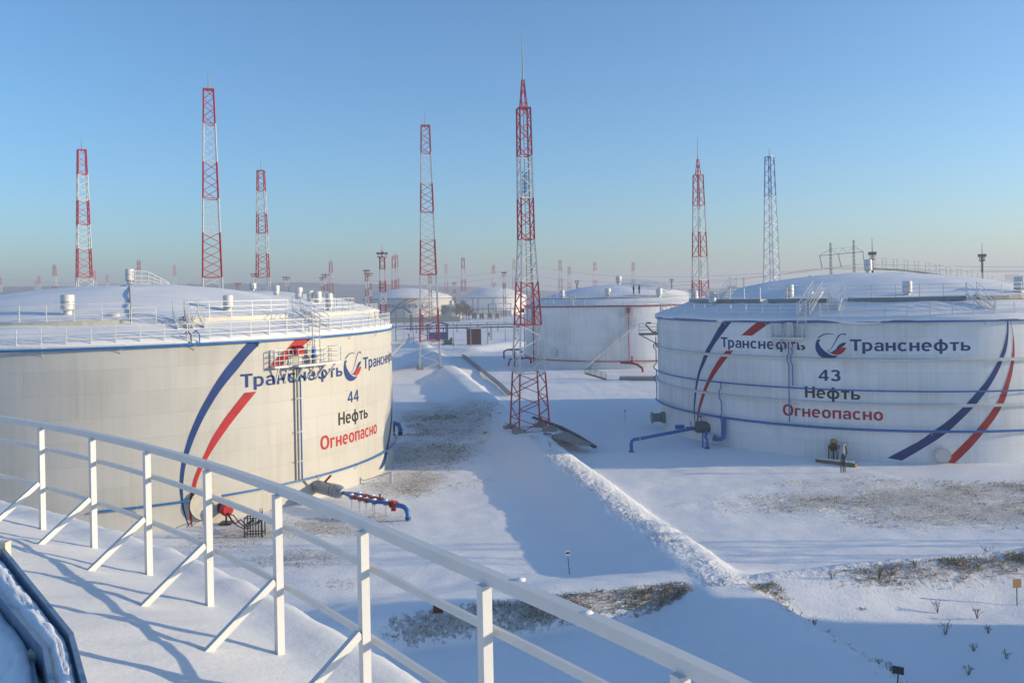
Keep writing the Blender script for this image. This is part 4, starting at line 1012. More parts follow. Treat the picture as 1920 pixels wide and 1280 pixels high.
for px in (887, 896, 925):
    th = ONCYL(Cg, 24.0, px, 570)[0]; mb = MB(); mb.tube([pol(Cg, th, 24.3, 11.6), pol(Cg, th, 24.3, .5)], .22, 6); mb.build("riser_pipe", M_BLUE, tg)
th_ = thing("small_tank", "small white settling tank with a domed lid among the bare trees far off", "storage tank", AT(847, 583, 520) - Vector((0, 0, 0)))
p = Vector(th_.location); p.z = 0; th_.location = p; mb = MB(); mb.lathe(p, [(6.5, 0), (6.5, 7.0), (6.7, 7.1), (4, 8.2), (0, 8.8)], 32); mb.build("wall", M_SH44, th_); mb = MB(); mb.lathe(p + Vector((0, 0, 8.6)), [(1.3, 0), (1.3, 2.2), (0, 2.6)], 12); mb.build("vent", M_WHITE, th_)

# ------------------------------------------------------------------ lattice masts
def lattice(root, name, mat, base, z0, z1, wf, rot, leg, brace, panel, fat=1.0, hz=True, subs=True):
    """one painted length of a mast: braces in one mesh, its four corner legs children"""
    def cor(z):
        w = wf(z) / 2; return [Vector((base[0] + (x * math.cos(rot) - y * math.sin(rot)) * w, base[1] + (x * math.sin(rot) + y * math.cos(rot)) * w, z)) for x, y in ((-1, -1), (1, -1), (1, 1), (-1, 1))]
    n = max(1, int(round((z1 - z0) / panel))); mb = MB()
    for i in range(n):
        a, b = cor(z0 + (z1 - z0) * i / n), cor(z0 + (z1 - z0) * (i + 1) / n)
        for k in range(4):
            j = (k + 1) % 4
            if i % 2 == 0: mb.bar(a[k], b[j], brace)
            else: mb.bar(a[j], b[k], brace)
            if i == 0 and hz: mb.bar(a[k], a[j], brace * 1.1)
    o = mb.build(name, mat, root)
    a, b = cor(z0), cor(z1)
    if subs:
        for k in range(4):
            m = MB(); m.bar(a[k], b[k], leg); m.build("leg", mat, o)
    else:
        m = MB()
        for k in range(4): m.bar(a[k], b[k], leg)
        m.build("legs", mat, o)
    return o
def mast(label, base, marks, wf, rot=.15, leg=.15, brace=.075, panel=1.9, subs=True, rod=2.2, group=None, mats=None, name="lattice_mast", pads=False, spire=None):
    """marks: heights from bottom to top where the paint changes; last colour at the top is red"""
    t = thing(name, label, "mast", base, group)
    n = len(marks) - 1
    for i in range(n):
        if mats: m = mats[i]
        else: m = M_RED if (n - 1 - i) % 2 == 0 else M_WHITE
        nm = {M_RED: "red_section", M_WHITE: "white_section"}.get(m, "pale_section" if m.name.startswith("pale") else "blue_section")
        lattice(t, nm, m, base, marks[i], marks[i + 1], wf, rot, leg, brace, panel, subs=subs)
    zt = marks[-1]; wt = wf(zt)
    mb = MB(); c = Vector((base[0], base[1], zt)); ca, sa = math.cos(rot), math.sin(rot)
    mb.box(c, (wt * 1.04, wt * 1.04, .12), (ca, sa, 0), (-sa, ca, 0)); mb.build("top_frame", m if not mats else mats[-1], t)
    if spire:
        hs = spire; lattice(t, "spire", M_RED, base, zt + .07, zt + hs, lambda z: .62 - .42 * (z - zt) / hs, rot, .09, .05, .8, subs=False); zt += hs
    if rod:
        mb = MB(); mb.tube([Vector((base[0], base[1], zt)), Vector((base[0], base[1], zt + rod * .5)), Vector((base[0], base[1], zt + rod))], [.07, .05, .03] if leg < .18 else [.1, .08, .06], 6); mb.build("lightning_rod", M_GREY, t)
    if pads:
        w = wf(marks[0]) / 2
        for x, y in ((-1, -1), (1, -1), (1, 1), (-1, 1)):
            q = Vector((base[0] + (x * ca - y * sa) * w, base[1] + (x * sa + y * ca) * w, base[2]))
            m = MB(); m.box(q + Vector((0, 0, .1)), (1.25, .8, .3), (ca, sa, 0), (-sa, ca, 0)); m.box(q + Vector((0, 0, .35)), (.5, .5, .2), (ca, sa, 0), (-sa, ca, 0))
            for i in (-1, 1): m.bar(q + Vector((ca * .45 * i, sa * .45 * i, .25)), q + Vector((ca * .45 * i, sa * .45 * i, .65)), .06)
            m.build("footing", M_DARK if False else M_CONC, t)
    return t
def ZAT(px, py, Y): return AT(px, py, Y).z
M_PALE = paint("pale_backlit_white", (.58, .60, .63), .5, var=.1)  # white mast sections, the blue-grey of their backlit side put into the colour
MG1 = "tall red and white lattice masts"
# A: the tall middle mast
YA = TOWA.y
mk = [TOWA.z] + [ZAT(985, y, YA) for y in (698, 609, 528, 449, 372, 292, 203)]
zk = ZAT(980, 449, YA)
wA = lambda z: 1.32 - .22 * (z - zk) / (mk[-1] - zk) if z > zk else 3.15 + (1.32 - 3.15) * (z - TOWA.z) / (zk - TOWA.z)
tA = mast("tallest red and white lattice mast, standing on the bank between tanks 44 and 43", TOWA, mk, wA, rot=R_(16.3), leg=.16, brace=.075, panel=1.1, rod=4.7, group=MG1, pads=True, spire=ZAT(977, 150, YA) - mk[-1])
ladder(tA, (TOWA.x + .2, TOWA.y + .1, mk[2]), (TOWA.x + .2, TOWA.y + .1, mk[7]), (1, .2, 0), .45, mat=M_GREY)
mb = MB(); zc = ZAT(978, 345, YA)
for i in range(5): mb.bar((TOWA.x - .35 + .13 * i, TOWA.y - .4, zc - 1.2), (TOWA.x - .35 + .13 * i, TOWA.y - .4, zc + 1.15), .05)
for i in range(7): mb.bar((TOWA.x - .4, TOWA.y - .4, zc - 1.2 + .38 * i), (TOWA.x + .25, TOWA.y - .4, zc - 1.2 + .38 * i), .05)
mb.build("blue_grating", M_BLUE, tA)
# B
YB = TOWB.y
mk = [TOWB.z] + [ZAT(800, y, YB) for y in (639, 578, 515, 450, 398, 345, 287, 236)]
wB = lambda z: 3.9 + (1.55 - 3.9) * (z - TOWB.z) / (mk_top - TOWB.z)
mk_top = mk[-1]
mast("red and white lattice mast on a snowy mound just right of tank 44", TOWB, mk, wB, rot=R_(8), leg=.2, brace=.10, panel=1.45, rod=2.5, group=MG1, pads=True)
def mastP(label, px, Y, ys, w0, w1, rot, z0=0.0, rod=2.5, mats=None, spire=None, leg=.2, brace=.1, subs=True, group=MG1, panel=1.4):
    b = AT(px, ys[0], Y); b.z = z0; mk = [z0] + [ZAT(px, y, Y) for y in ys]; top = mk[-1]
    f = lambda z, a=w0, c=w1, top=top: a + (c - a) * z / top
    return mast(label, b, mk, f, rot, leg, brace, panel, subs, rod, group, mats, spire=spire)
mastP("broad red and white lattice mast rising behind the middle of the tank 44 roof", 398, 130, (520, 437, 373, 305, 233, 168), 3.6, 1.45, R_(20))
mastP("red and white lattice mast behind the left part of the tank 44 roof", 158, 180, (520, 466, 421, 376, 327, 281), 3.6, 1.53, R_(35))
mastP("slim red and white lattice mast behind tank 44, right of the broad one", 493, 214, (520, 475, 437, 400, 358, 320), 3.7, 1.6, R_(5), leg=.22, brace=.11)
YF = 138.0
mastP("red and white lattice mast with a pointed tip behind the left end of tank 43", 1313.5, YF, (560, 525, 481, 434, 385, 328), 2.5, 1.12, R_(25), rod=3.6, spire=2.6, leg=.16, brace=.08, panel=1.7)
mastP("pale lattice mast with a blue top behind tank 43", 1447, 208, (520, 470, 420, 368, 294), 3.5, 1.5, R_(40), mats=[M_PALE] * 4 + [M_BLUE], leg=.22, brace=.1, rod=2.0)
# mast outside the view on the right whose shadow lies across the field
mast("lattice mast right of the view whose long shadow lies on the snow field", Vector((62, 45.5, 0)), [0, 5, 10, 15, 20, 25, 30, 34], lambda z: 3.4 - 1.6 * z / 34, R_(20), .15, .08, 2.0, False, 3, MG1)
# far hazy masts
MG2 = "hazy red and white masts on the horizon"
FAR = [(0, 520, 900, "hazy mast at the left edge of the view"), (73, 518, 1000, "left one of two short hazy masts near the left edge"), (67, 525, 1100, "shorter hazy mast half hidden beside the one near the left edge"), (102, 497, 736, "hazy red topped mast left of the tall mast behind tank 44's left part"),
 (177, 508, 820, "hazy mast just behind the right leg of the tall left mast"), (201, 515, 1050, "small hazy mast right of the tall left mast"), (260, 488, 700, "hazy mast right behind the roof vent of tank 44"), (327, 498, 780, "hazy red and white mast between the roof vent and the broad mast"),
 (620, 490, 620, "hazy mast right of the pair of striped floodlight masts"), (738, 480, 560, "left one of two pale masts standing close together behind the far named tank"), (743, 477, 590, "right one of two pale masts standing close together behind the far named tank"), (836, 495, 780, "faint hazy mast just right of the second mast"),
 (868, 483, 640, "pale hazy mast above the bare trees near the trucks"), (925, 497, 800, "faint pink mast rising over the far shaded tank"), (963, 486, 900, "faint mast partly hidden behind the left side of the tallest mast"), (1050, 488, 760, "pale hazy mast over the left of the red piped tank"), (1067, 500, 900, "faint mast just right of the pale one over the red piped tank"),
 (1115, 491, 780, "hazy mast over the middle of the red piped tank"), (1187, 492, 850, "faint hazy mast above the two people on the roof")]
for px, y, Y, lab in FAR:
    H = EYE - cam_xy(px, y)[1] / FPX * Y; b = AT(px, y, Y); b.z = 0
    k = [0, H * .2, H * .4, H * .62, H * .8, H]
    mast(lab + "", b, k, lambda z, H=H: max(3.8 - 2.0 * z / H, 1.5), R_(random.uniform(0, 45)), .34, .2, 4.2, False, 2.5, MG2)
# floodlight masts: striped column with a lamp platform
MG3 = "striped floodlight masts"
def flood(label, px, ytop, yplat, Y, w, cols, mid=None, dark=False):
    b = AT(px, ytop, Y); b.z = 0; zt = ZAT(px, yplat, Y); t = thing("floodlight_mast", label, "floodlight mast", b, MG3)
    n = 7
    for i in range(n):
        m = (M_DARK if dark else (M_REDP if (n - 1 - i) % 2 == cols else M_WHITE)); z0, z1 = zt * i / n, zt * (i + 1) / n
        if dark: mb = MB(); mb.lathe(b, [(w * (1.25 - .25 * z0 / zt), z0), (w * (1.25 - .25 * z1 / zt), z1)], 8); mb.build("column", m, t)
        else: lattice(t, "column", m, b, z0, z1, lambda z: w * 2.3 * (1.2 - .25 * z / zt), .3, w * .34, w * .2, w * 2.2, subs=False)
    for z, k in ((zt, 2.2),) + ((((mid or 0) * zt), 1.8),) * (1 if mid else 0):
        mb = MB(); mb.lathe(b, [(w * k, z), (w * k, z + .35)], 12); mb.build("platform", M_DARK if dark else M_REDP, t)
        mb = MB(); mb.tube([b + Vector((math.cos(a) * w * k, math.sin(a) * w * k, z + 1.4)) for a in [2 * math.pi * i / 12 for i in range(12)]], .08, 5, True)
        for i in range(8):
            a = 2 * math.pi * i / 8; q = b + Vector((math.cos(a) * w * k, math.sin(a) * w * k, 0)); mb.bar(q + Vector((0, 0, z)), q + Vector((0, 0, z + 1.4)), .09)
        mb.build("platform_rail", M_DARK if dark else M_REDP, t)
    for i in range(4):
        a = 2 * math.pi * i / 4 + .4; q = b + Vector((math.cos(a) * w * 2, math.sin(a) * w * 2, zt + 1.5)); mb = MB(); mb.box(q, (.8, .8, .7)); mb.build("floodlight", M_DARK, t)
    zr = ZAT(px, ytop, Y); mb = MB(); mb.lathe(b, [(w * .5, zt), (w * .3, zt + (zr - zt) * .5), (.08, zt + (zr - zt) * .55), (.04, zr)], 6); mb.build("mast_tip", M_REDP if not dark else M_DARK, t); return t
flood("nearest striped floodlight mast with two platforms, left of the far named tank", 716, 456, 483, 294, .75, 0, mid=.62)
flood("thin striped floodlight mast with a dark platform, left of the nearest floodlight mast", 687, 502, 513, 420, .6, 0)
flood("shorter striped floodlight mast close behind the thin one", 692, 508, 518, 470, .8, 1, mid=.5)
flood("striped floodlight mast left of a pair behind the right of tank 44", 605, 516, 525, 500, .75, 1)
flood("taller striped floodlight mast right of a pair behind the right of tank 44", 610, 510, 520, 470, .85, 1)
flood("striped floodlight mast standing alone behind the right slope of tank 44", 537, 516, 525, 480, .8, 1)
flood("striped floodlight mast left of the slim mast behind tank 44", 478, 508, 519, 460, .9, 1)
flood("tiny dark red floodlight mast left of the white vent behind tank 44", 446, 530, 536, 520, .7, 0)
flood("floodlight mast hidden behind the lower part of the second mast", 806, 512, 519, 480, .6, 0)
flood("small floodlight mast left of the hazy pale mast", 852, 530, 534, 620, .6, 1)
flood("thin dark topped floodlight mast in front of the far shaded tank", 945, 512, 517, 420, .45, 1, mid=.75)
flood("tiny floodlight mast over the snow crest of the red piped tank", 1082, 529, 532, 500, .5, 0, dark=True)
flood("thin grey floodlight mast in the gap right of the two people", 1259, 520, 529, 520, .45, 0, dark=True)
flood("dark floodlight mast with railed platform right of the power pylon", 1635, 446, 487, 200, .28, 0, dark=True)
flood("dark floodlight mast with tall whip behind the right part of tank 43", 1841, 455, 490, 215, .28, 0, dark=True)

# ------------------------------------------------------------------ power pylon and lines
def pylon():
    Y = 330.0
    b1, b2 = AT(1559, 560, Y), AT(1602.5, 560, Y); b1.z = b2.z = 0
    t = thing("power_pylon", "dark two legged power line pylon with a crossarm beyond tank 43", "pylon", (b1 + b2) / 2 * 1.0)
    for b, px, yt in ((b1, 1558, 455), (b2, 1601, 450)):
        o = lattice(t, "column", M_DARK, b, 0, ZAT(px, yt, Y), lambda z: max(1.0 - .018 * z, .4), .3, .09, .05, 1.4, subs=False)
    a, c = AT(1536, 479.5, Y), AT(1619, 472, Y); mb = MB(); mb.beam([a, c], .2, .22); mb.build("crossarm", M_DARK, t)
    mb = MB(); p1, p2 = AT(1557.5, 467, Y), AT(1601, 462, Y)
    mb.bar(a, p1, .12); mb.bar(p2, c, .12); mb.bar(p1, p2, .07); m = AT(1580, 465, Y)
    mb.bar(p1, AT(1572, 476, Y), .08); mb.bar(AT(1572, 476, Y), m, .08); mb.bar(m, AT(1587, 475, Y), .08); mb.bar(AT(1587, 475, Y), p2, .08); mb.build("stays", M_DARK, t)
    ins = []
    for p, q in (((1537, 480), (1541.5, 503)), ((1572, 477), (1577.5, 501)), ((1618, 473), (1621, 495))):
        mb = MB(); A, B = AT(*p, Y), AT(*q, Y); k = 14
        mb.tube([A.lerp(B, i / k) for i in range(k + 1)], [.12 if i % 2 else .26 for i in range(k + 1)], 8); mb.build("insulator", M_GREY, t); ins.append(B)
    return ins
ins = pylon()
def cable(label, pts, r=.05, group="power lines"):
    mb = MB(); P = [Vector(p) for p in pts]; out = []
    for a, b in zip(P, P[1:]):
        n = 14; s = (b - a).length * .02
        out += [a.lerp(b, i / n) - Vector((0, 0, 4 * s * (i / n) * (1 - i / n))) for i in range(n)]
    out.append(P[-1]); mb.tube(out, r, 5); o = mb.build("power_line", M_DARK); tag(o, label, "power line", group)
labs = ["power line hanging from the left insulator of the pylon", "power line hanging from the middle insulator of the pylon", "power line hanging from the right insulator of the pylon"]
for i, q in enumerate(ins):
    cable(labs[i], [q + Vector((260, -60, 4)), q, AT(960 + 22 * i, 528 - 14 * i, 620), AT(560, 538 - 10 * i, 900)], .055)
cable("highest thin power line crossing the sky behind the left masts", [AT(-40, 519, 640), AT(250, 529, 760), AT(620, 527, 900)], .07)
cable("lower thin power line at the left above the dome of tank 44", [AT(-40, 542, 560), AT(70, 551, 600), AT(520, 541, 800)], .07)
# small distant things above tank 43
def chimney(label, px, y0, y1, Y, r, m):
    b = AT(px, y0, Y); b.z = 0; mb = MB(); mb.lathe(b, [(r * 1.3, 0), (r, ZAT(px, y1, Y)), (r * .8, ZAT(px, y1, Y)), (r * .8, ZAT(px, y1, Y) - 1)], 12); o = mb.build("chimney", m, at=b); tag(o, label, "chimney")
chimney("thin tall chimney with a pale smoke plume behind tank 43", 1395, 540, 520, 1250, 1.6, M_GREY)
chimney("short dark chimney over the dome of tank 43 left of the pylon", 1518.5, 524, 516, 900, 1.2, M_DARK)
chimney("dark stub chimney left of the pointed mast behind tank 43", 1299, 545, 531, 420, .6, M_DARK)
# smoke: puffs of thin volume
def smoke():
    m = bpy.data.materials.new("smoke"); m.use_nodes = True; t = m.node_tree; t.nodes.clear()
    o = t.nodes.new("ShaderNodeOutputMaterial"); v = t.nodes.new("ShaderNodeVolumePrincipled"); v.inputs["Color"].default_value = (.95, .95, .95, 1); v.inputs["Density"].default_value = .028
    t.links.new(v.outputs[0], o.inputs["Volume"]); mb = MB()
    for i, (px, y, r) in enumerate(((1393, 518.5, 2.2), (1388, 516.5, 3.2), (1381, 513.5, 4.6), (1374, 510.5, 6), (1366, 506, 7), (1358, 509, 6), (1352, 515, 7))):
        mb.blob(AT(px, y, 1250), (r * 1.25, r, r * .85), .5, i)
    ob = mb.build("smoke", m); tag(ob, "pale drifting smoke plume from the thin chimney", "smoke", kind="stuff")
smoke()
def building(label, px0, px1, ytop, Y, m, group=None, depth=14, floors=5, bays=5, name="apartment_building"):
    a, b = AT(px0, 540, Y), AT(px1, 540, Y); z = ZAT((px0 + px1) / 2, ytop, Y); c = Vector(((a.x + b.x) / 2, Y, 0)); wdt = b.x - a.x
    t = thing(name, label, "building", c, group); mb = MB(); mb.box(c + Vector((0, depth / 2, z / 2)), (wdt, depth, z)); mb.build("wall", m, t)
    mb = MB(); mb.box(c + Vector((0, depth / 2, z + .3)), (wdt + .6, depth + .6, .6)); mb.build("roof", M_CAPSNOW, t)
    wm = MB(); wm.box((0, 0, 0), (wdt / bays * .45, .12, z / floors * .45)); me = wm.mesh("window", M_GLASS)
    for i in range(bays):
        for j in range(floors): place("window", me, c + Vector((-wdt / 2 + wdt * (i + .5) / bays, -.02, z * (j + .55) / floors)), t)
building("hazy grey high block beyond the right end of tank 43's roof", 1893, 1912, 514, 1900, M_GREY, "hazy blocks on the right horizon", 18, 9, 4)
building("lower hazy block at the far right edge of the horizon", 1912, 1940, 516, 1950, M_GREY, "hazy blocks on the right horizon", 18, 8, 5)
building("boxy pale building behind the left of tank 43 near the short chimney", 1368, 1380, 536, 800, M_CONC, None, 8, 3, 2, "block_building")

# ------------------------------------------------------------------ middle distance: fence, canopies, racks, trucks, shed
def concrete_fence():
    Y = 455.0; a, b = AT(728, 596, Y), AT(862, 596, Y); a.z = b.z = 0; t = thing("concrete_fence", "beige concrete panel fence in front of the far named tank", "fence", a); n = 16
    mb = MB(); mb.box((0, 0, 1.45), ((b - a).length / n - .25, .18, 2.9)); mb.box((0, -.1, 1.45), ((b - a).length / n - 1.2, .1, 2.1)); me = mb.mesh("panel", M_BEIGE); pm = MB(); pm.box((0, 0, 1.6), (.3, .35, 3.2)); pe = pm.mesh("fence_post", M_CONC)
    for i in range(n): place("panel", me, a.lerp(b, (i + .5) / n), t)
    for i in range(n + 1): place("fence_post", pe, a.lerp(b, i / n), t)
concrete_fence()
def rack(label, y, Y, x0, x1, ztop, m, npipe=3, sp=7.0):
    a, b = AT(x0, y, Y), AT(x1, y, Y); t = thing("pipe_rack", label, "pipe rack", Vector((a.x, Y, 0)), "long pipe racks across the snow"); z = a.z
    n = max(2, int((b.x - a.x) / sp)); pm = MB(); pm.box((0, 0, z / 2), (.25, .25, z)); pm.box((0, .0, z - .1), (.3, 1.8, .2)); pe = pm.mesh("frame", m)
    for i in range(n + 1): place("frame", pe, Vector((a.x + (b.x - a.x) * i / n, Y, 0)), t)
    for k in range(npipe):
        mb = MB(); mb.tube([Vector((a.x, Y - .7 + .7 * k, z + .2)), Vector((b.x, Y - .7 + .7 * k, z + .2))], .18, 8); mb.build("pipe", M_GREY if k else m, t)
    mb = MB(); mb.bar(Vector((a.x, Y - .9, z + 1.1)), Vector((b.x, Y - .9, z + 1.1)), .09)
    for i in range(2 * n + 1): mb.bar(Vector((a.x + (b.x - a.x) * i / n / 2, Y - .9, z)), Vector((a.x + (b.x - a.x) * i / n / 2, Y - .9, z + 1.1)), .09)
    mb.build("handrail", m, t)
M_DBLUE = paint("dark_blue_steel", (.03, .06, .12), .5, .2, var=.2)
rack("nearer dark blue pipe rack with handrail right of the second mast", 618, 270, 742, 1010, 3, M_DBLUE)
rack("farther dark blue pipe rack with handrail behind the brown shed", 613, 330, 742, 1010, 3, M_DBLUE)
rack("pale blue pipe rack in front of the far shaded tank", 581, 520, 870, 1010, 3, M_DBLUE, 2)
def canopy(label, x0, x1, yt, yb, Y, depth, roofm, colm, n=2, pitch=.8, wall=None):
    a, b = AT(x0, yb, Y), AT(x1, yb, Y); zt = ZAT((x0 + x1) / 2, yt, Y); c = Vector(((a.x + b.x) / 2, Y, 0)); w_ = b.x - a.x
    t = thing("canopy", label, "canopy", c, None); mb = MB(); r = [(-w_ / 2 - .5, zt - pitch), (0, zt), (w_ / 2 + .5, zt - pitch)]
    vs = [Vector((c.x + x, Y + yy, z + dz)) for dz in (0, -.3) for yy in (-depth / 2, depth / 2) for x, z in r]
    mb.add(vs, [(0, 1, 4, 3), (1, 2, 5, 4), (6, 9, 10, 7), (7, 10, 11, 8), (0, 6, 7, 1), (1, 7, 8, 2), (3, 4, 10, 9), (4, 5, 11, 10), (0, 3, 9, 6), (2, 8, 11, 5)]); mb.build("roof", roofm, t)
    for i in range(n + 1):
        for s in (-1, 1):
            q = Vector((c.x - w_ / 2 + w_ * i / n, Y + s * depth * .42, 0)); m = MB(); m.box(q + Vector((0, 0, (zt - pitch) / 2 - .1)), (.35, .35, zt - pitch - .2)); m.build("column", colm, t)
    if wall: m = MB(); m.box(c + Vector((0, depth * .3, (zt - pitch) * .25)), (w_, .2, (zt - pitch) * .45)); m.build("panel", wall, t)
canopy("open shelter with bright blue pitched roof behind the second mast", 803, 838, 602, 626, 275, 7, M_ROOFB, M_DBLUE, 2, 1.0, M_ROOFB)
canopy("snow topped grey canopy on two pairs of columns left of the second mast", 771, 792, 586, 609, 350, 6, M_CAPSNOW, M_DBLUE, 1, .4)
canopy("long blue and white shelter in front of the far shaded tank", 916, 958, 568, 583, 540, 8, M_ROOFB, M_DBLUE, 3, .5, M_WHITE)
def footbridge():
    Y = 420.0; t = thing("footbridge", "blue covered footbridge with sloping stairs in front of the far named tank", "footbridge", Vector((AT(750, 590, Y).x, Y, 0)))
    P = [AT(732, 588, Y), AT(742, 577.5, Y), AT(757, 576, Y), AT(771, 587, Y)]
    for dy in (-1.2, 1.2):
        mb = MB(); mb.beam([p + Vector((0, dy, 0)) for p in P], .5, .9); mb.build("side_girder", M_ROOFB if False else paint("footbridge_blue", (.08, .16, .26), .5, .2), t)
    mb = MB(); mb.beam([p - Vector((0, 0, .3)) for p in P], 2.3, .2); mb.build("deck", M_GREY, t)
    for p in P[1:3]: mb = MB(); mb.bar(p - Vector((0, 0, .5)), Vector((p.x, p.y, 0)), .4); mb.build("leg", M_GREY, t)
footbridge()
def truck(label, px, yb, Y, col, body):
    b = AT(px, yb, Y); b.z = 0; t = thing("truck", label, "truck", b, "trucks parked in a row")
    X = Vector((1, 0, 0)); D = Vector((0, 1, 0))
    mb = MB(); mb.box(b + Vector((0, .9, 2.1)), (2.5, 1.9, 1.9)); mb.add([b + Vector(v) for v in ((-1.25, -.05, 1.15), (1.25, -.05, 1.15), (1.25, -.05, 1.9), (-1.25, -.05, 1.9), (-1.2, .25, 2.9), (1.2, .25, 2.9))], [(0, 1, 2, 3), (3, 2, 5, 4)]); mb.build("cab", col, t)
    mb = MB(); mb.box(b + Vector((0, -.0, 2.45)), (2.1, .12, .75)); mb.build("windscreen", M_GLASS, t)
    mb = MB(); mb.box(b + Vector((0, 4.6, 2.3)), (2.5, 5.2, 2.2)); mb.build("body", body, t)
    mb = MB(); mb.box(b + Vector((0, 3.4, 1.0)), (1.1, 7.2, .35)); mb.box(b + Vector((0, -.15, .85)), (2.5, .2, .4)); mb.build("chassis", M_DARK, t)
    for y in (.9, 4.6, 6.0):
        for s in (-1, 1):
            m = MB(); m.lathe(b + Vector((s * 1.05 - .17, y, .55)), [(.3, 0), (.55, .03), (.55, .31), (.3, .34)], 16, (1, 0, 0)); m.build("wheel", M_RUB, t)
    for s in (-1, 1): m = MB(); m.lathe(b + Vector((s * .9, -.1, 1.35)), [(.16, 0), (.16, .06)], 10, (0, -1, 0)); m.build("headlight", M_WHITE, t)
for i, (px, y, lab, c1, c2) in enumerate(((888.5, 595, "leftmost truck of the row, orange with a dark body", M_ORG, M_DARK), (903, 594, "second truck of the row from the left, yellow", M_YEL, M_YEL), (918, 593, "third truck of the row from the left, orange and yellow", M_YEL, M_ORG), (932.5, 592, "rightmost truck of the row, pale yellow", M_YEL, M_CREAM))):
    truck(lab, px, y, 500 - 3 * i, c1, c2)
def shed():
    Y = 246.0; a, b = AT(875, 632, Y), AT(902, 632, Y); c = Vector(((a.x + b.x) / 2, Y, 0)); z = ZAT(888, 617, Y); t = thing("shed", "small brown plank clad shed beside the pipe racks", "shed", c); w_ = b.x - a.x
    n = 12; pm = MB(); pm.box((0, 0, z / 2), (w_ / n - .04, .12, z)); me = pm.mesh("plank", M_BROWN)
    mb = MB(); mb.box(c + Vector((0, 1.6, z / 2 - .05)), (w_ - .1, 3.0, z - .1)); mb.build("wall", M_BROWN, t)
    for i in range(n): place("plank", me, c + Vector((-w_ / 2 + w_ * (i + .5) / n, .02, 0)), t)
    mb = MB(); mb.box(c + Vector((0, 1.5, z + .08)), (w_ + .5, 3.8, .15)); mb.build("roof", M_GREY, t)
    mb = MB(); mb.blob(c + Vector((0, 1.5, z + .15)), (w_ / 2 + .2, 1.9, .18), .15, 4, 16, 6); mb.build("snow_cover", M_CAPSNOW, t)
shed()
def lamp_post(label, px, yt, Y, m, group):
    b = AT(px, yt, Y); z = b.z; b.z = 0; t = thing("lamp_post", label, "lamp post", b, group); mb = MB(); mb.tube([b, b + Vector((0, 0, z))], [.14, .08], 8); mb.build("pole", m, t); mb = MB(); mb.box(b + Vector((0, -.3, z)), (.35, .8, .18)); mb.build("lamp_head", m, t)
for px, yt, Y, lab in ((775, 614, 245, "grey lamp post left of the second mast by the pipe rack"), (850, 607, 232, "grey lamp post between the second mast and the brown shed"), (882, 606, 240, "lamp post right in front of the brown shed"), (914, 606, 243, "lamp post beside the person near the shed"), (947, 604, 246, "lamp post right of the person, near the tallest mast")): lamp_post(lab, px, yt, Y, M_GREY, "lamp posts along the pipe racks")
for px, yt, Y, lab in ((890.5, 570, 480, "dark lamp post above the leftmost truck"), (905, 572, 480, "dark lamp post above the second truck")): lamp_post(lab, px, yt, Y, M_DARK, "lamp posts behind the trucks")
# green skid with pipes, red hydrant
def skid():
    P = ONG(840, 646); t = thing("pump_skid", "rusty green pump skid in a railed pit below the second pipe rack", "pump skid", P)
    mb = MB(); mb.box(P + Vector((0, 0, .9)), (2.4, 1.2, 1.0)); mb.cyl(P + Vector((1.0, 0, .9)), .35, 1.2, 12); mb.build("pump", paint("olive_paint", (.22, .21, .10), .6), t); mb = MB(); mb.box(P + Vector((0, 0, .15)), (3.6, 2.2, .3)); mb.build("base_frame", M_WOOD, t)
    rails_line(t, "skid_rail", [P + Vector(v) for v in ((-1.7, -1, .3), (0, -1, .3), (1.7, -1, .3), (1.7, 1, .3), (-1.7, 1, .3))], 1.2, mat=M_GREY)
skid()
def hydrant(label, px, y, h, grp=None):
    P = ONG(px, y); t = thing("hydrant", label, "hydrant", P, grp); mb = MB(); mb.lathe(P, [(.16, 0), (.16, h * .8), (.24, h * .82), (.24, h * .88), (.1, h)], 10); mb.build("standpipe", M_LRED, t); mb = MB(); mb.cyl(P + Vector((-.35, 0, h * .6)), .09, .7, 8, (1, 0, 0)); mb.build("outlet", M_LRED, t)
hydrant("red fire hydrant post on the snow left of the second mast", 767, 636, 1.7)

# bare trees far off
def tree(label, px, yb, yt, Y, seed):
    rnd = random.Random(seed); b = AT(px, yb, Y); h = max(5, ZAT(px, yt, Y)); b.z = 0; t = thing("bare_tree", label, "tree", b, "bare trees beyond the fence"); mb = MB(); mb.tube([b, b + Vector((rnd.uniform(-.3, .3), 0, h * .5)), b + Vector((rnd.uniform(-.6, .6), 0, h * .95))], [.28, .18, .05], 6); mb.build("trunk", M_TREE, t)
    cr = MB()
    for i in range(70):
        z = rnd.uniform(.22, .9) * h; a = rnd.uniform(0, 6.28); l = (1.05 - z / h) * h * rnd.uniform(.25, .62); p = b + Vector((0, 0, z)); q = p + Vector((math.cos(a) * l, math.sin(a) * l, l * rnd.uniform(.5, 1.2))); cr.bar(p, q, .11)
        for _ in range(3):
            s = p.lerp(q, rnd.uniform(.4, 1)); a2 = a + rnd.uniform(-1, 1); l2 = l * .4; cr.bar(s, s + Vector((math.cos(a2) * l2, math.sin(a2) * l2, l2 * rnd.uniform(.3, 1.2))), .08)
    cr.build("crown", M_TREE, t)
for i, (px, yb, yt, Y, lab) in enumerate(((862, 590, 566, 470, "bare tree nearest the small white tank"), (868, 590, 561, 475, "taller bare tree right of the small white tank"), (874, 590, 567, 480, "bare tree left of the trucks"), (879, 590, 571, 470, "small bare tree at the corner of the far shaded tank"), (856, 590, 569, 500, "bare tree behind the small white tank's right edge"), (832, 590, 570, 510, "bare tree left of the small white tank"), (700, 592, 575, 640, "bare tree left of the far named tank"), (850, 588, 560, 560, "dusky bare tree above the small white tank"))): tree(lab, px, yb, yt, Y, i + 3)

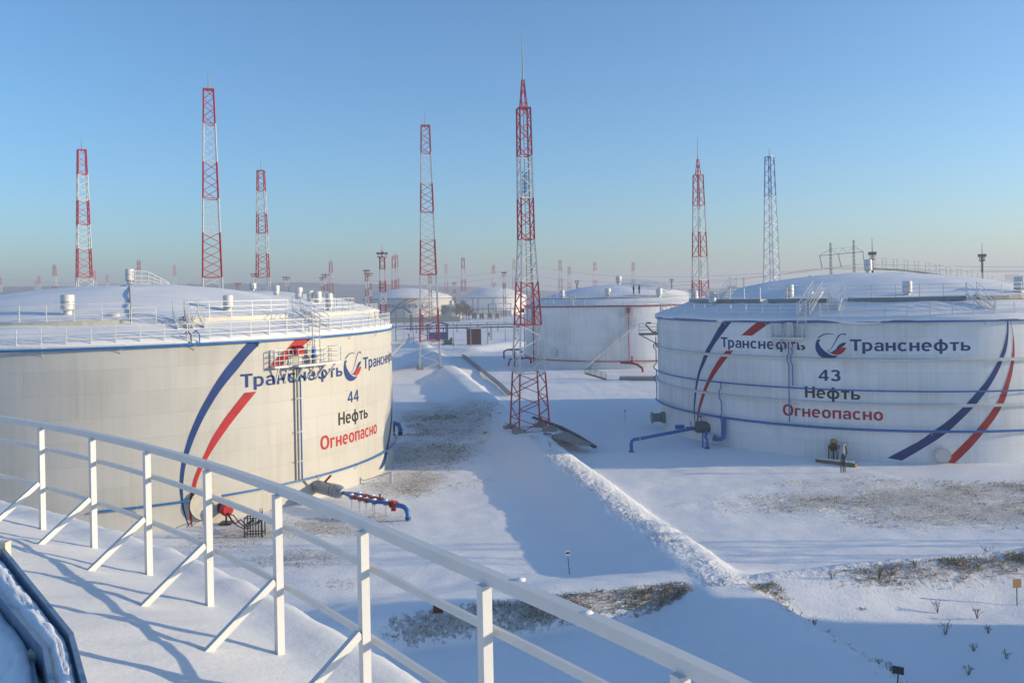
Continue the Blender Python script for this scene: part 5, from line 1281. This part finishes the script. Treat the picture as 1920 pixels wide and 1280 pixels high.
# ------------------------------------------------------------------ people
def person(label, P, h=1.75, face=0.0, pose=0, cloth=M_NAVY):
    t = thing("person", label, "person", P, None); k = h / 1.75; P = Vector(P); ca, sa = math.cos(face), math.sin(face)
    def q(x, y, z): return P + Vector((x * ca - y * sa, x * sa + y * ca, z)) * 1.0 * k if False else P + Vector(((x * ca - y * sa) * k, (x * sa + y * ca) * k, z * k))
    V = [q(0, 0, .95), q(0, 0, 1.2), q(0, .02, 1.42), q(0, .02, 1.52), q(0, .03, 1.64), q(0, .02, 1.74),
         q(.10, 0, .90), q(.12, .04 + .05 * pose, .50), q(.12, 0, .10), q(.12, .14, .04), q(-.10, 0, .90), q(-.12, .03, .50), q(-.13, -.03, .10), q(-.13, .11, .04),
         q(.21, 0, 1.41), q(.28, -.02 + .1 * pose, 1.13), q(.24, .16 + .12 * pose, .92), q(-.21, 0, 1.41), q(-.27, .0, 1.13), q(-.22, .12, .90)]
    Rr = [.17, .19, .18, .065, .105, .07, .115, .085, .07, .05, .115, .085, .07, .05, .085, .065, .05, .085, .065, .05]
    E_ = [(0, 1), (1, 2), (2, 3), (3, 4), (4, 5), (0, 6), (6, 7), (7, 8), (8, 9), (0, 10), (10, 11), (11, 12), (12, 13), (2, 14), (14, 15), (15, 16), (2, 17), (17, 18), (18, 19)]
    me = bpy.data.meshes.new("body"); me.from_pydata([v - P for v in V], E_, []); o = place("body", me, P, t); md = o.modifiers.new("skin", 'SKIN')
    for i, r in enumerate(Rr): me.skin_vertices[0].data[i].radius = (r * k, r * k)
    me.skin_vertices[0].data[0].use_root = True; o.modifiers.new("sub", 'SUBSURF').levels = 2; me.materials.append(cloth)
    dg = bpy.context.evaluated_depsgraph_get(); dg.update(); m2 = bpy.data.meshes.new_from_object(o.evaluated_get(dg)); o.modifiers.clear(); o.data = m2; m2.name = "body"
    m2.materials.append(M_SKIN)
    for p in m2.polygons:
        p.use_smooth = True; z = p.center.z / k; y = (-p.center.x * sa + p.center.y * ca) / k
        if 1.53 < z < 1.68 and y > .06: p.material_index = 1
    mb = MB(); mb.lathe(q(0, .02, 1.66), [(.125 * k, -.01), (.13 * k, .05 * k), (.11 * k, .11 * k), (.05 * k, .15 * k), (0, .155 * k)], 14); mb.build("hat", M_DARK, t)
    return t
C = C3
def on3(px, r): th = THOF(C3, r, 14, px); return pol(C3, th, r, HT + .25 + DOME * (1 - (r / R3) ** 2) + .35)
person("left one of two people in navy workwear on the red piped tank's roof", on3(1188, 15.9), 1.78, R_(-70), 0)
person("right one of two people in navy workwear on the red piped tank's roof", on3(1199, 15.7), 1.76, R_(110), 1)
person("person in dark clothes standing on the snow right of the brown shed", ONG(917, 632) * 1.0, 1.75, R_(200), 0)

# ------------------------------------------------------------------ ground equipment
Gp = lambda px, py, dz=0.0: ONG(px, py) + Vector((0, 0, dz))
def flange(mb, p, ax, r, w=.08): mb.lathe(Vector(p) - Vector(ax).normalized() * w / 2, [(r, 0), (r, w)], 14, ax)
def manifold44():
    A = Gp(640, 945, .85); B = Gp(765, 978)
    P0 = AT(590, 906, A.y + 3.0); P0 = pol(C44, ONCYL(C44, RT, 592, 905)[0], RT + .1, .95)
    t = thing("pipe_manifold", "blue and red pipe manifold with two red valves running out from tank 44", "pipe manifold", B)
    D = Vector((B.x, B.y, 0)) - Vector((P0.x, P0.y, 0)); L_ = D.length; d = D.normalized(); s = Vector((-d.y, d.x, 0))
    q = lambda f, o=0.0, z=.95: Vector((P0.x, P0.y, 0)) + d * L_ * f + s * o + Vector((0, 0, z))
    mb = MB(); mb.lathe(q(0), [(.46, 0), (.46, L_ * .27), (.42, L_ * .28), (.3, L_ * .29), (.3, L_ * .32)], 20, d); o = mb.build("insulated_pipe", M_GALV, t)
    mb = MB(); flange(mb, q(.20), d, .49, .06); flange(mb, q(.245), d, .49, .06); mb.build("band", M_GREY, o)
    mb = MB(); mb.tube([q(.31), q(.36), q(.40, .16), q(.46, .30), q(.53, .33)], .13, 10); mb.build("blue_pipe", M_BLUE, t)
    mb = MB(); mb.tube([q(.34, -.06), q(.40, -.22), q(.44, -.36), q(.5, -.38)], .13, 10); mb.build("blue_pipe", M_BLUE, t)
    for o_, a, b in ((.33, .53, .70), (-.38, .5, .64)):
        mb = MB(); mb.tube([q(a, o_), q(b, o_)], .135, 10); flange(mb, q(a, o_), d, .17); flange(mb, q(b, o_), d, .18, .08); mb.box(q(b - .02, o_, 1.12), (.1, .1, .3)); v = mb.build("red_valve", M_REDP, t)
        mb = MB(); mb.lathe(q(b - .02, o_, 1.28), [(.10, 0), (.12, .015), (.10, .03)], 12); mb.build("hand_wheel", M_REDP, v)
    mb = MB(); mb.tube([q(.70, .33), q(.75, .3), q(.80, .1), q(.84, 0)], .13, 10); mb.build("blue_pipe", M_BLUE, t)
    mb = MB(); mb.tube([q(.64, -.38), q(.70, -.36), q(.76, -.12), q(.84, 0)], .13, 10); mb.build("blue_pipe", M_BLUE, t)
    mb = MB(); mb.tube([q(.83), q(.87)], .17, 10); flange(mb, q(.84), d, .27); flange(mb, q(.88), d, .27); mb.box(q(.86, 0, .78), (.3, .36, .5)); mb.build("red_check_valve", M_LRED, t)
    mb = MB(); mb.tube([q(.88), q(.93), q(.965, 0, .92), q(.99, 0, .78), q(1, 0, .55), q(1, 0, .1)], .16, 12); mb.build("down_pipe", M_BLUE, t)
    mb = MB(); mb.cyl(q(1, 0, 0), .1, .3, 10); flange(mb, q(1, 0, .25), (0, 0, 1), .2); mb.build("pipe_foot", M_DARK, t)
    for f, o_ in ((.46, .3), (.60, .33), (.46, -.37), (.55, -.38), (.62, -.38), (.70, -.34), (.78, 0)):
        mb = MB(); g = q(f, o_, 0); mb.bar(Vector((g.x, g.y, -.05)), q(f, o_, .78), .06); mb.box(q(f, o_, .79), (.3, .3, .05)); mb.build("support_leg", M_WHITE, t); mb = MB(); mb.blob(q(f, o_, 1.1), (.16, .16, .07), .3, f * 9); mb.build("snow_clump", M_CAPSNOW, t)
    mb = MB(); mb.bar(q(.1, 0, 1.4), q(.16, .1, 1.95), .12); mb.build("red_lever", M_LRED, t)
manifold44()
def mixer44():
    P = pol(C44, ONCYL(C44, RT, 415, 968)[0], RT + .95, 0)
    t = thing("tank_mixer", "red tank mixer with dangling black hoses at the foot of tank 44", "mixer", P)
    e = (Vector((P.x, P.y, 0)) - Vector((C44.x, C44.y, 0))).normalized()
    mb = MB(); mb.lathe(P - e * .95 + Vector((0, 0, .95)), [(.4, 0), (.4, .5), (.28, .5), (.28, .8)], 16, e); mb.build("housing", M_DARK, t)
    mb = MB(); mb.lathe(P - e * .2 + Vector((0, 0, .95)), [(.3, 0), (.42, .05), (.42, .45), (.3, .55), (0, .56)], 16, e); mb.box(P + e * .1 + Vector((0, 0, 1.4)), (.35, .35, .3)); mb.build("motor", M_LRED, t)
    mb = MB(); mb.bar(P + Vector((0, 0, .55)), P, .1); mb.box(P + Vector((0, 0, .05)), (.8, .8, .1)); mb.build("stand", M_DARK, t)
    F = Gp(478, 1005); s = Vector((-e.y, e.x, 0))
    for k in range(3):
        mb = MB(); a = P + e * .35 + Vector((0, 0, .8 - .1 * k)); b = F + Vector((-.4 + .15 * k, .1 * k, .85)); mb.tube([a, a.lerp(b, .25) + Vector((0, 0, -.45 + .5 * (k == 1))), a.lerp(b, .5) + Vector((0, 0, -.55 + .25 * k)), a.lerp(b, .8) + Vector((0, 0, -.5)), b], .035, 6); mb.build("hose", M_RUB, t)
    t2 = thing("valve_rack", "dark steel rack of small valves and hoses on the snow before tank 44", "valve rack", F); mb = MB()
    for x in (-.55, .55):
        for y in (-.3, .3): mb.bar(F + Vector((x, y, -.05)), F + Vector((x, y, 1.25)), .06)
    for z in (.25, 1.2):
        for y in (-.3, .3): mb.bar(F + Vector((-.55, y, z)), F + Vector((.55, y, z)), .05)
        for x in (-.55, .55): mb.bar(F + Vector((x, -.3, z)), F + Vector((x, .3, z)), .05)
    mb.build("frame", M_DARK, t2)
    for i in range(6):
        x = -.42 + .17 * i; mb = MB(); mb.tube([F + Vector((x, -.12 + .05 * (i % 2), 0)), F + Vector((x, -.1, .6)), F + Vector((x + .03, -.1, 1.35 + .12 * (i % 3)))], .04, 6); mb.lathe(F + Vector((x, -.1, .7 + .12 * (i % 3))), [(.05, 0), (.1, .03), (.1, .14), (.05, .17)], 8); mb.build("valve_pipe", M_DARK if i % 3 else M_WOOD, t2)
    mb = MB(); mb.tube([F + Vector((.3, 0, 1.2)), F + Vector((.35, 0, 1.7)), F + Vector((.48, 0, 1.75)), F + Vector((.52, 0, 1.2))], .025, 6); mb.build("hose_loop", M_RUB, t2)
mixer44()
def blue43():
    A = Gp(1184, 848); B = Gp(1305, 828)
    t = thing("foam_line", "bent blue pipe with a grey drum and red valve in front of tank 43", "pipe", A)
    Z = Vector((0, 0, 1)); h = 1.15; A1 = A + Z * h; Bp = B + Z * 1.35
    d = (Bp - A1); d.z = 0; d.normalize()
    mb = MB(); mb.tube([A, A + Z * (h - .35), A + Z * (h - .1) + d * .08, A + Z * h + d * .35, A1 + d * 1.0, Bp], .16, 12); mb.build("long_pipe", M_BLUE, t)
    mb = MB(); flange(mb, A1 + d * .95, d, .19, .1); mb.build("white_collar", M_WHITE, t); mb = MB(); flange(mb, A + Z * .06, Z, .26, .12); mb.build("pipe_foot", M_DARK, t)
    e = Vector((.97, -.18, 0)).normalized(); D0 = B + Z * 1.45 - e * .1
    mb = MB(); mb.lathe(D0, [(.3, -.02), (.52, .08), (.56, .2), (.56, 1.45), (.5, 1.55), (0, 1.62)], 22, e); mb.build("drum", paint("dark_grey_lagging", (.10, .13, .14), .7, var=.25, scale=9), t)
    mb = MB(); mb.bar(D0 + e * .7 + Z * .5, D0 + e * .55 + Z * 1.0, .09); mb.lathe(D0 + e * .55 + Z * 1.0, [(.25, 0), (.25, .05)], 12); mb.build("lever", M_DARK, t)
    mb = MB(); mb.box(B - e * 1.3 + Z * 1.25 + Vector((0, 1.2, 0)), (.9, .35, .4)); mb.cyl(B - e * .7 + Z * 1.2 + Vector((0, 1.2, 0)), .1, .5, 8, e); mb.build("side_valve", M_BLUE, t); mb = MB(); mb.lathe(B - e * .35 + Z * 1.1 + Vector((0, 1.2, 0)), [(.2, 0), (.2, .35)], 10, e); mb.bar(B - e * .2 + Z * 1.3 + Vector((0, 1.2, 0)), B - e * .2 + Z * 1.8 + Vector((0, 1.2, 0)), .06); mb.build("red_side_valve", M_LRED, t)
    q = Gp(1326, 842); mb = MB(); mb.tube([q, q + Z * .9, q + Z * 1.1 - e * .12, D0 + e * 1.1 - Z * .3], .14, 10); mb.build("drop_pipe", M_BLUE, t); mb = MB(); flange(mb, q + Z * .1, Z, .22, .2); mb.build("pipe_foot", M_DARK, t)
    q2 = Gp(1318, 840); mb = MB(); mb.tube([q2, q2 + Z * 1.0, D0 + e * .8 - Z * .4], .07, 8); mb.build("drain_pipe", M_BLUE, t)
    th = ONCYL(C43, RT, 1362, 790)[0]; E0 = pol(C43, th - .02, RT + 1.2, .7); q3 = Gp(1341, 829, .75)
    mb = MB(); mb.tube([E0, q3, D0 + e * 1.4 - Z * .45], .16, 10); mb.build("blue_branch", M_BLUE, t); mb = MB(); v = (E0 - q3).normalized(); mb.lathe(q3, [(.3, -.12), (.34, 0), (.3, .14)], 14, v); flange(mb, q3 - v * .22, v, .28, .08); flange(mb, q3 + v * .24, v, .28, .08); mb.build("red_valve", M_LRED, t)
blue43()
def mixer43():
    P = pol(C43, ONCYL(C43, RT, 1566, 845)[0], RT + .9, 0); e = (Vector((P.x, P.y, 0)) - Vector((C43.x, C43.y, 0))).normalized(); s = Vector((-e.y, e.x, 0)); Z = Vector((0, 0, 1))
    t = thing("tank_mixer", "yellow topped tank mixer on a timber sleeper at the foot of tank 43", "mixer", P)
    mb = MB(); mb.lathe(P - e * .9 + Z * 1.2, [(.42, 0), (.42, .35), (.3, .4), (.3, .8)], 16, e); mb.build("housing", M_GREY, t)
    mb = MB(); mb.lathe(P - e * .1 + Z * 1.2, [(.24, 0), (.32, .05), (.32, .4), (.2, .5)], 16, e); mb.build("motor", M_BROWN, t)
    mb = MB(); mb.blob(P + Z * 1.68 - e * .15, (.30, .28, .2), .35, 3); mb.build("cover", paint("faded_yellow_cover", (.42, .33, .06), .7, var=.25, scale=6), t)
    for k in range(4): mb = MB(); a = P + e * .3 + s * (-.3 + .2 * k) + Z * 1.4; mb.tube([a, a + e * .3 - Z * .3, a + e * .2 - Z * .9, a + e * .1 - Z * 1.35], .035, 6); mb.build("hose", M_RUB, t)
    mb = MB(); mb.bar(P + Z * .9, P, .14); mb.bar(P + s * .35 + Z * .9, P + s * .35, .07); mb.bar(P - s * .35 + Z * .9, P - s * .35, .07); mb.build("stand", M_DARK, t)
    A, B = Gp(1532, 866), Gp(1606, 874); t2 = thing("timber_sleeper", "long weathered timber sleeper lying on the snow under the mixer of tank 43", "timber", (A + B) / 2); mb = MB(); mb.bar(A + Z * .14, B + Z * .14, .75, .32); mb.build("beam", M_WOOD, t2); mb = MB(); mb.bar(A + Z * .31 + (B - A) * .02, B + Z * .31 - (B - A) * .05, .5, .06); mb.build("snow_cap", M_CAPSNOW, t2)
    F = Gp(1581, 885); t3 = thing("valve_stand", "thin grey valve stand with black hoses in front of the timber sleeper", "valve stand", F)
    for x in (-.18, 0, .16): mb = MB(); mb.tube([F + Vector((x, 0, 0)), F + Vector((x * .9, 0, .8)), F + Vector((x * .3, 0, 1.5))], .045, 6); mb.build("leg", M_DARK, t3)
    mb = MB(); mb.lathe(F + Z * 1.45, [(.05, 0), (.13, .1), (.13, .7), (.22, .75), (.22, .85), (0, .9)], 10); mb.box(F + Z * 2.3, (.8, .3, .16)); mb.build("head", M_GALV, t3); mb = MB(); mb.tube([F + Z * 2.1 + Vector((.2, 0, 0)), F + Z * 1.6 + Vector((.35, 0, 0)), F + Z * 1.0 + Vector((.1, 0, 0)), F + Z * .5 + Vector((.05, 0, 0))], .05, 6); mb.build("hose", M_RUB, t3)
mixer43()
def red3():
    C, R = C3, R3; Z = Vector((0, 0, 1))
    P = pol(C, th3, R + 1.0, 0); t = thing("red_pipework", "dark red pipe bends at the left foot of the red piped tank", "pipe", P)
    mb = MB(); q = [P + Z * .5, P + Z * 1.4, P + Vector((-.6, -1.2, 1.7)), P + Vector((-2.6, -1.5, 1.7)), P + Vector((-4.2, -1.6, 1.6)), P + Vector((-4.6, -1.6, .2))]; mb.tube(q, .18, 8); mb.build("bent_pipe", M_REDP, t)
    mb = MB(); mb.tube([P + Vector((-3.2, -1.5, 1.7)), P + Vector((-3.4, -1.6, .1))], .14, 8); mb.lathe(P + Vector((-2.0, -1.5, 1.5)), [(.4, 0), (.4, .5)], 10); mb.build("valve", M_REDP, t)
    P = Gp(945, 672); t = thing("red_pipework", "dark red pipe bend left of the tallest mast beside the red piped tank", "pipe", P); mb = MB(); mb.tube([P, P + Z * 1.6, P + Vector((.8, 0, 2.0)), P + Vector((3.6, 0, 2.0)), P + Vector((4.2, 0, 1.2))], .2, 8); mb.build("bent_pipe", M_REDP, t); mb = MB(); mb.tube([P + Vector((2.4, 0, 2)), P + Vector((2.4, 0, 0))], .14, 8); mb.lathe(P + Vector((2.0, 0, 1.75)), [(.34, 0), (.34, .5)], 10); mb.build("valve", M_REDP, t)
    P = Gp(1188, 696); t = thing("red_pipework", "dark red valve and curved pipe at the right foot of the red piped tank", "pipe", P); mb = MB(); mb.tube([P + Vector((-2.3, .8, 1.6)), P + Vector((-.4, .3, 1.5)), P + Vector((.6, -.4, 1.3)), P + Vector((1.4, -1.2, .7)), P + Vector((1.5, -1.4, 0))], .22, 10); mb.build("bent_pipe", M_REDP, t); mb = MB(); mb.lathe(P + Vector((-.2, .2, 1.5)), [(.32, 0), (.32, .5), (.14, .6), (.14, 1.1), (.34, 1.15), (.34, 1.22)], 12); mb.build("valve", M_REDP, t)
    A, B = Gp(1162, 712), Gp(1232, 712); mb = MB(); mb.bar(A + Z * .2, B + Z * .2, 2.2, .7); o = mb.build("concrete_slab", M_CONC, at=(A + B) / 2); tag(o, "grassy concrete slab on the snow in front of the red piped tank", "slab")
    S0 = Gp(1118, 712); t = thing("stile", "green railed steps over the bank in front of the wall stair", "steps", S0); stair(t, S0 + Vector((-1.6, 3.0, .9)), S0 + Vector((1.6, -.5, .1)), (.3, 1, 0), 1.1, name="steps", mat=paint("olive_steel", (.22, .20, .11), .6))
red3()
# pipe outlet behind tank 44's right edge, red marker, small post by the wall
P = Gp(742, 815); t = thing("pipe_outlet", "short bent blue pipe outlet showing past the right edge of tank 44", "pipe", P); Z = Vector((0, 0, 1)); mb = MB(); mb.tube([P + Vector((-1.6, 0, 1.25)), P + Vector((-.2, 0, 1.25)), P + Vector((.35, 0, 1.1)), P + Vector((.5, 0, .6)), P + Vector((.5, 0, .3))], .22, 10); mb.build("elbow", M_BLUE, t); mb = MB(); mb.cyl(P + Vector((.5, 0, -.05)), .24, .4, 10); mb.cyl(P + Vector((-.2, 0, -.05)), .14, 1.2, 8); mb.build("pipe_foot", M_DARK, t)
P = Gp(735, 857); mb = MB(); mb.tube([P, P + Z * 1.9], .05, 8); mb.tube([P + Z * 1.9, P + Z * 1.95 + Vector((-.3, 0, 0))], .05, 8); o = mb.build("marker_pole", M_LRED, at=P); tag(o, "thin red marker pole leaning by the right edge of tank 44", "pole")
P = Gp(733, 906); t = thing("railing_stub", "white post with a low sloping rail beside the right foot of tank 44", "post", P); mb = MB(); mb.box(P + Z * .45, (.2, .2, 1.0)); mb.build("post", M_WHITE, t); mb = MB(); mb.bar(P + Z * .9, P + Vector((-2.4, .6, .1)), .05); mb.build("rail", M_GREY, t)
# concrete slabs, planks and cable trough by the middle mast
A, B, C_, D_ = G(1034, 815, 1.28), G(1068, 807, 1.25), G(1112, 832, .75), G(1088, 830, 1.0)
mb = MB(); mb.add([A, B, C_, D_] + [v - Vector((0, 0, .25)) for v in (A, B, C_, D_)], [(3, 2, 1, 0), (0, 1, 5, 4), (1, 2, 6, 5), (2, 3, 7, 6), (3, 0, 4, 7)]); o = mb.build("concrete_slab", M_CONC, at=(A + C_) / 2); tag(o, "bare concrete slab on the bank right of the tallest mast", "slab")
mb = MB(); q = [G(1000, 782, 1.45), G(1050, 800, 1.4), G(1083, 817, 1.1), G(1116, 838, .55)]; mb.beam(q, .35, .2); o = mb.build("cable_trough", M_DARK, at=q[0]); tag(o, "long dark cable trough running down the bank past the tallest mast", "trough")
q = [ONG(868, 668) + Z * .3, ONG(900, 694) + Z * .3, ONG(935, 722) + Z * .3, ONG(955, 742) + Z * .3]; mb = MB(); mb.beam(q, .6, .35); o = mb.build("cable_trough", M_GREY, at=q[0]); tag(o, "grey cable trough descending the bank between the second and the tallest mast", "trough")
for i, (a, b) in enumerate((((1020, 812), (1033, 814)), ((1043, 824), (1052, 829)), ((1049, 830), (1062, 836)))):
    mb = MB(); mb.bar(G(*a, 1.36), G(*b, 1.36), .3, .08); o = mb.build("plank", M_WOOD, at=G(*a, 1.36)); tag(o, ["dark plank in the snow nearest the right footing of the tallest mast", "middle dark plank on the bank below the concrete slab", "lowest dark plank on the bank below the concrete slab"][i], "plank", "planks lying on the bank")
P = Gp(911, 812); mb = MB(); mb.blob(P + Z * .06, (.35, .4, .12), .5, 4); o = mb.build("cable_drum_lid" if False else "plastic_sheet", M_YEL, at=P); tag(o, "crumpled yellow sheet on the snow left of the tallest mast", "sheet")
# signs
def sign(label, px, y, h, mat, size, rot=0.0, grp=None, lean=0.0, back=M_GREY):
    P = ONG(px, y); t = thing("marker_sign", label, "sign", P, grp); mb = MB(); top = P + Vector((lean, 0, h)); mb.tube([P - Z * .1, top], .022, 6); mb.build("stake", M_DARK, t)
    d = Vector((math.cos(rot), math.sin(rot), 0)); n = Vector((-d.y, d.x, 0)); mb = MB(); mb.box(top - n * .03 + Z * size[1] * .3, (size[0], .02, size[1]), d, n); pl = mb.build("plate", mat, t); return t, pl, top, d, n
t_, pl, top, d, n = sign("small white sign with a black mark on a thin stake between the banks", 1068, 1073, .95, M_WHITE, (.26, .30), .15, None, -.08)
mb = MB(); mb.box(top - n * .045 + Z * .10, (.2, .006, .09), d, n); mb.build("black_mark", M_LBLACK, pl)
sign("orange sign on a thin stake near the right edge of the near bank", 1907, 1132, .85, M_ORSIGN, (.40, .40), .1, None, .0)
t_, pl, top, d, n = sign("dark grey sign seen from behind at the bottom right of the shaded bank", 1682, 1290, .55, M_DARK, (.36, .26), -.5, None, .05)
P = Gp(822, 1146); mb = MB(); mb.box(P + Z * .2, (.42, .35, .4)); o = mb.build("rusty_box", M_BROWN, at=P); tag(o, "small rusty brown box half sunk in the bank below the near railing", "box")
sign("thin blue marker stake in the shaded snow left of tank 43", 1172, 792, 1.3, M_BLUE, (.16, .16), 0, None, 0)

# ------------------------------------------------------------------ dry grass and weeds
def grass():
    rnd = random.Random(3); vs = []; fs = []
    N_ = 90000
    xs = np.array([rnd.uniform(-26, 42) for _ in range(N_)]); ys = np.array([rnd.uniform(24, 108) for _ in range(N_)])
    # denser along the banks
    for P, n in ((BERM_C, 16000), (BERM_B, 11000)):
        ex, ey = [], []
        for _ in range(n):
            i = rnd.randrange(len(P) - 1); q = P[i].lerp(P[i + 1], rnd.random()); ex.append(q.x + rnd.gauss(0, .5)); ey.append(q.y - abs(rnd.gauss(.5, .9)))
        xs = np.append(xs, ex); ys = np.append(ys, ey)
    h, g, p = ground_fields(xs, ys, False)
    for i in range(len(xs)):
        k = max(0, g[i] - .30) * 1.8 * (.25 + 1.5 * max(0, noise.noise((xs[i] * .45, ys[i] * .45, 5)) + .25))
        if rnd.random() > k: continue
        if math.hypot(xs[i] - C44.x, ys[i] - C44.y) < RT + .2 or math.hypot(xs[i] - C43.x, ys[i] - C43.y) < RT + .2: continue
        b = Vector((xs[i], ys[i], h[i] - .05)); m = rnd.choice((2, 3, 4)); hh = rnd.uniform(.07, .20) * (1.25 if g[i] > .95 else 1)
        for _ in range(m):
            a = rnd.uniform(0, 6.28); w_ = rnd.uniform(.005, .014) * (1.0 + ys[i] / 60); l = hh * rnd.uniform(.6, 1.1); o = len(vs)
            d = Vector((math.cos(a), math.sin(a), 0)); s = Vector((-d.y, d.x, 0)) * w_; q = b + d * rnd.uniform(0, .09)
            vs += [q - s, q + s, q + d * l * .35 + Vector((0, 0, l * .7)) + s * .6, q + d * l * .85 + Vector((0, 0, l * .95))]; fs += [(o, o + 1, o + 2), (o, o + 2, o + 3)]
    me = bpy.data.meshes.new("dry_grass"); me.from_pydata(vs, [], fs); me.materials.append(M_GRASS); o = bpy.data.objects.new("dry_grass", me); COL.objects.link(o); tag(o, "dry brown grass poking through the snow on the banks", "grass", kind="stuff")
grass()
def weed(label, px, y, h, seed, spread=.5, n=7):
    h *= .82
    rnd = random.Random(seed); P = ONG(px, y); mb = MB()
    for i in range(n):
        a = rnd.uniform(0, 6.28); sp = spread * rnd.uniform(.2, 1) * h; q = P + Vector((math.cos(a) * sp, math.sin(a) * sp, h * rnd.uniform(.6, 1))); mid = P.lerp(q, .5) + Vector((0, 0, h * .12)); mb.tube([P - Z * .05, mid, q], [.010, .007, .004], 4)
        for _ in range(3):
            s = mid.lerp(q, rnd.random()); mb.bar(s, s + Vector((rnd.uniform(-.12, .12), rnd.uniform(-.12, .12), rnd.uniform(.03, .14))) * h * 1.6, .006)
        mb.blob(q, (.016, .016, .03), .3, i, 5, 3)
    o = mb.build("dried_weed", M_PLANT, at=P); tag(o, label, "weed", "dried weeds on the near bank")
for i, (px, y, h, lab) in enumerate(((1853, 1045, .8, "tallest dried weed on the crest of the near bank"), (1648, 1085, .75, "bushy dried weed at the left of the near bank crest"), (1668, 1088, .7, "dried weed just right of the bushy one on the bank crest"), (1560, 1086, .5, "reddish dried weed patch left of the bank crest weeds"), (1620, 1118, .5, "thin dried weed below the bushy crest weeds"), (1758, 1148, .65, "twiggy dried weed in the lit snow above the shadow edge"), (1832, 1158, .7, "wide forked dried weed left of the orange sign"), (1773, 1190, .75, "seed headed dried weed at the shadow edge"), (1853, 1187, .4, "small dried weed at the shadow edge below the forked weed"), (1618, 1150, .35, "low dark weed tuft in the middle of the lit patch"), (1527, 1175, .45, "dark weed on the ridge left of the lit patch"), (1668, 1272, .7, "twiggy weed just left of the dark grey sign"), (1647, 1248, .35, "small weed on the shaded ridge above the dark grey sign"), (1826, 1222, .4, "thin weed in the shaded snow at the far right"), (1888, 1237, .45, "thin upright weed in the shaded snow near the right edge"), (1816, 1265, .45, "pale thin weed at the bottom right"), (1812, 1118, .6, "thin weed pair left of the orange sign's shadow"), (1032, 838, .7, "small brown shrub on the bank right below the tallest mast"), (1715, 1068, .6, "brown weed clump in the middle of the near bank crest"), (1780, 1060, .55, "brown weed clump right of the middle of the bank crest"))): weed(lab, px, y, h, i + 20, .55, 9)

# ------------------------------------------------------------------ air
def haze():
    m = bpy.data.materials.new("haze_air"); m.use_nodes = True; t = m.node_tree; t.nodes.clear(); o = t.nodes.new("ShaderNodeOutputMaterial"); v = t.nodes.new("ShaderNodeVolumePrincipled")
    v.inputs["Color"].default_value = (.84, .88, .99, 1); v.inputs["Density"].default_value = HAZE; v.inputs["Anisotropy"].default_value = 0.2; t.links.new(v.outputs[0], o.inputs["Volume"])
    mb = MB(); mb.box((0, 2000, 29), (8600, 4840, 64)); ob = mb.build("haze", m); tag(ob, "thin frosty haze over the whole site", "haze", kind="stuff")
HAZE = .00075
haze()
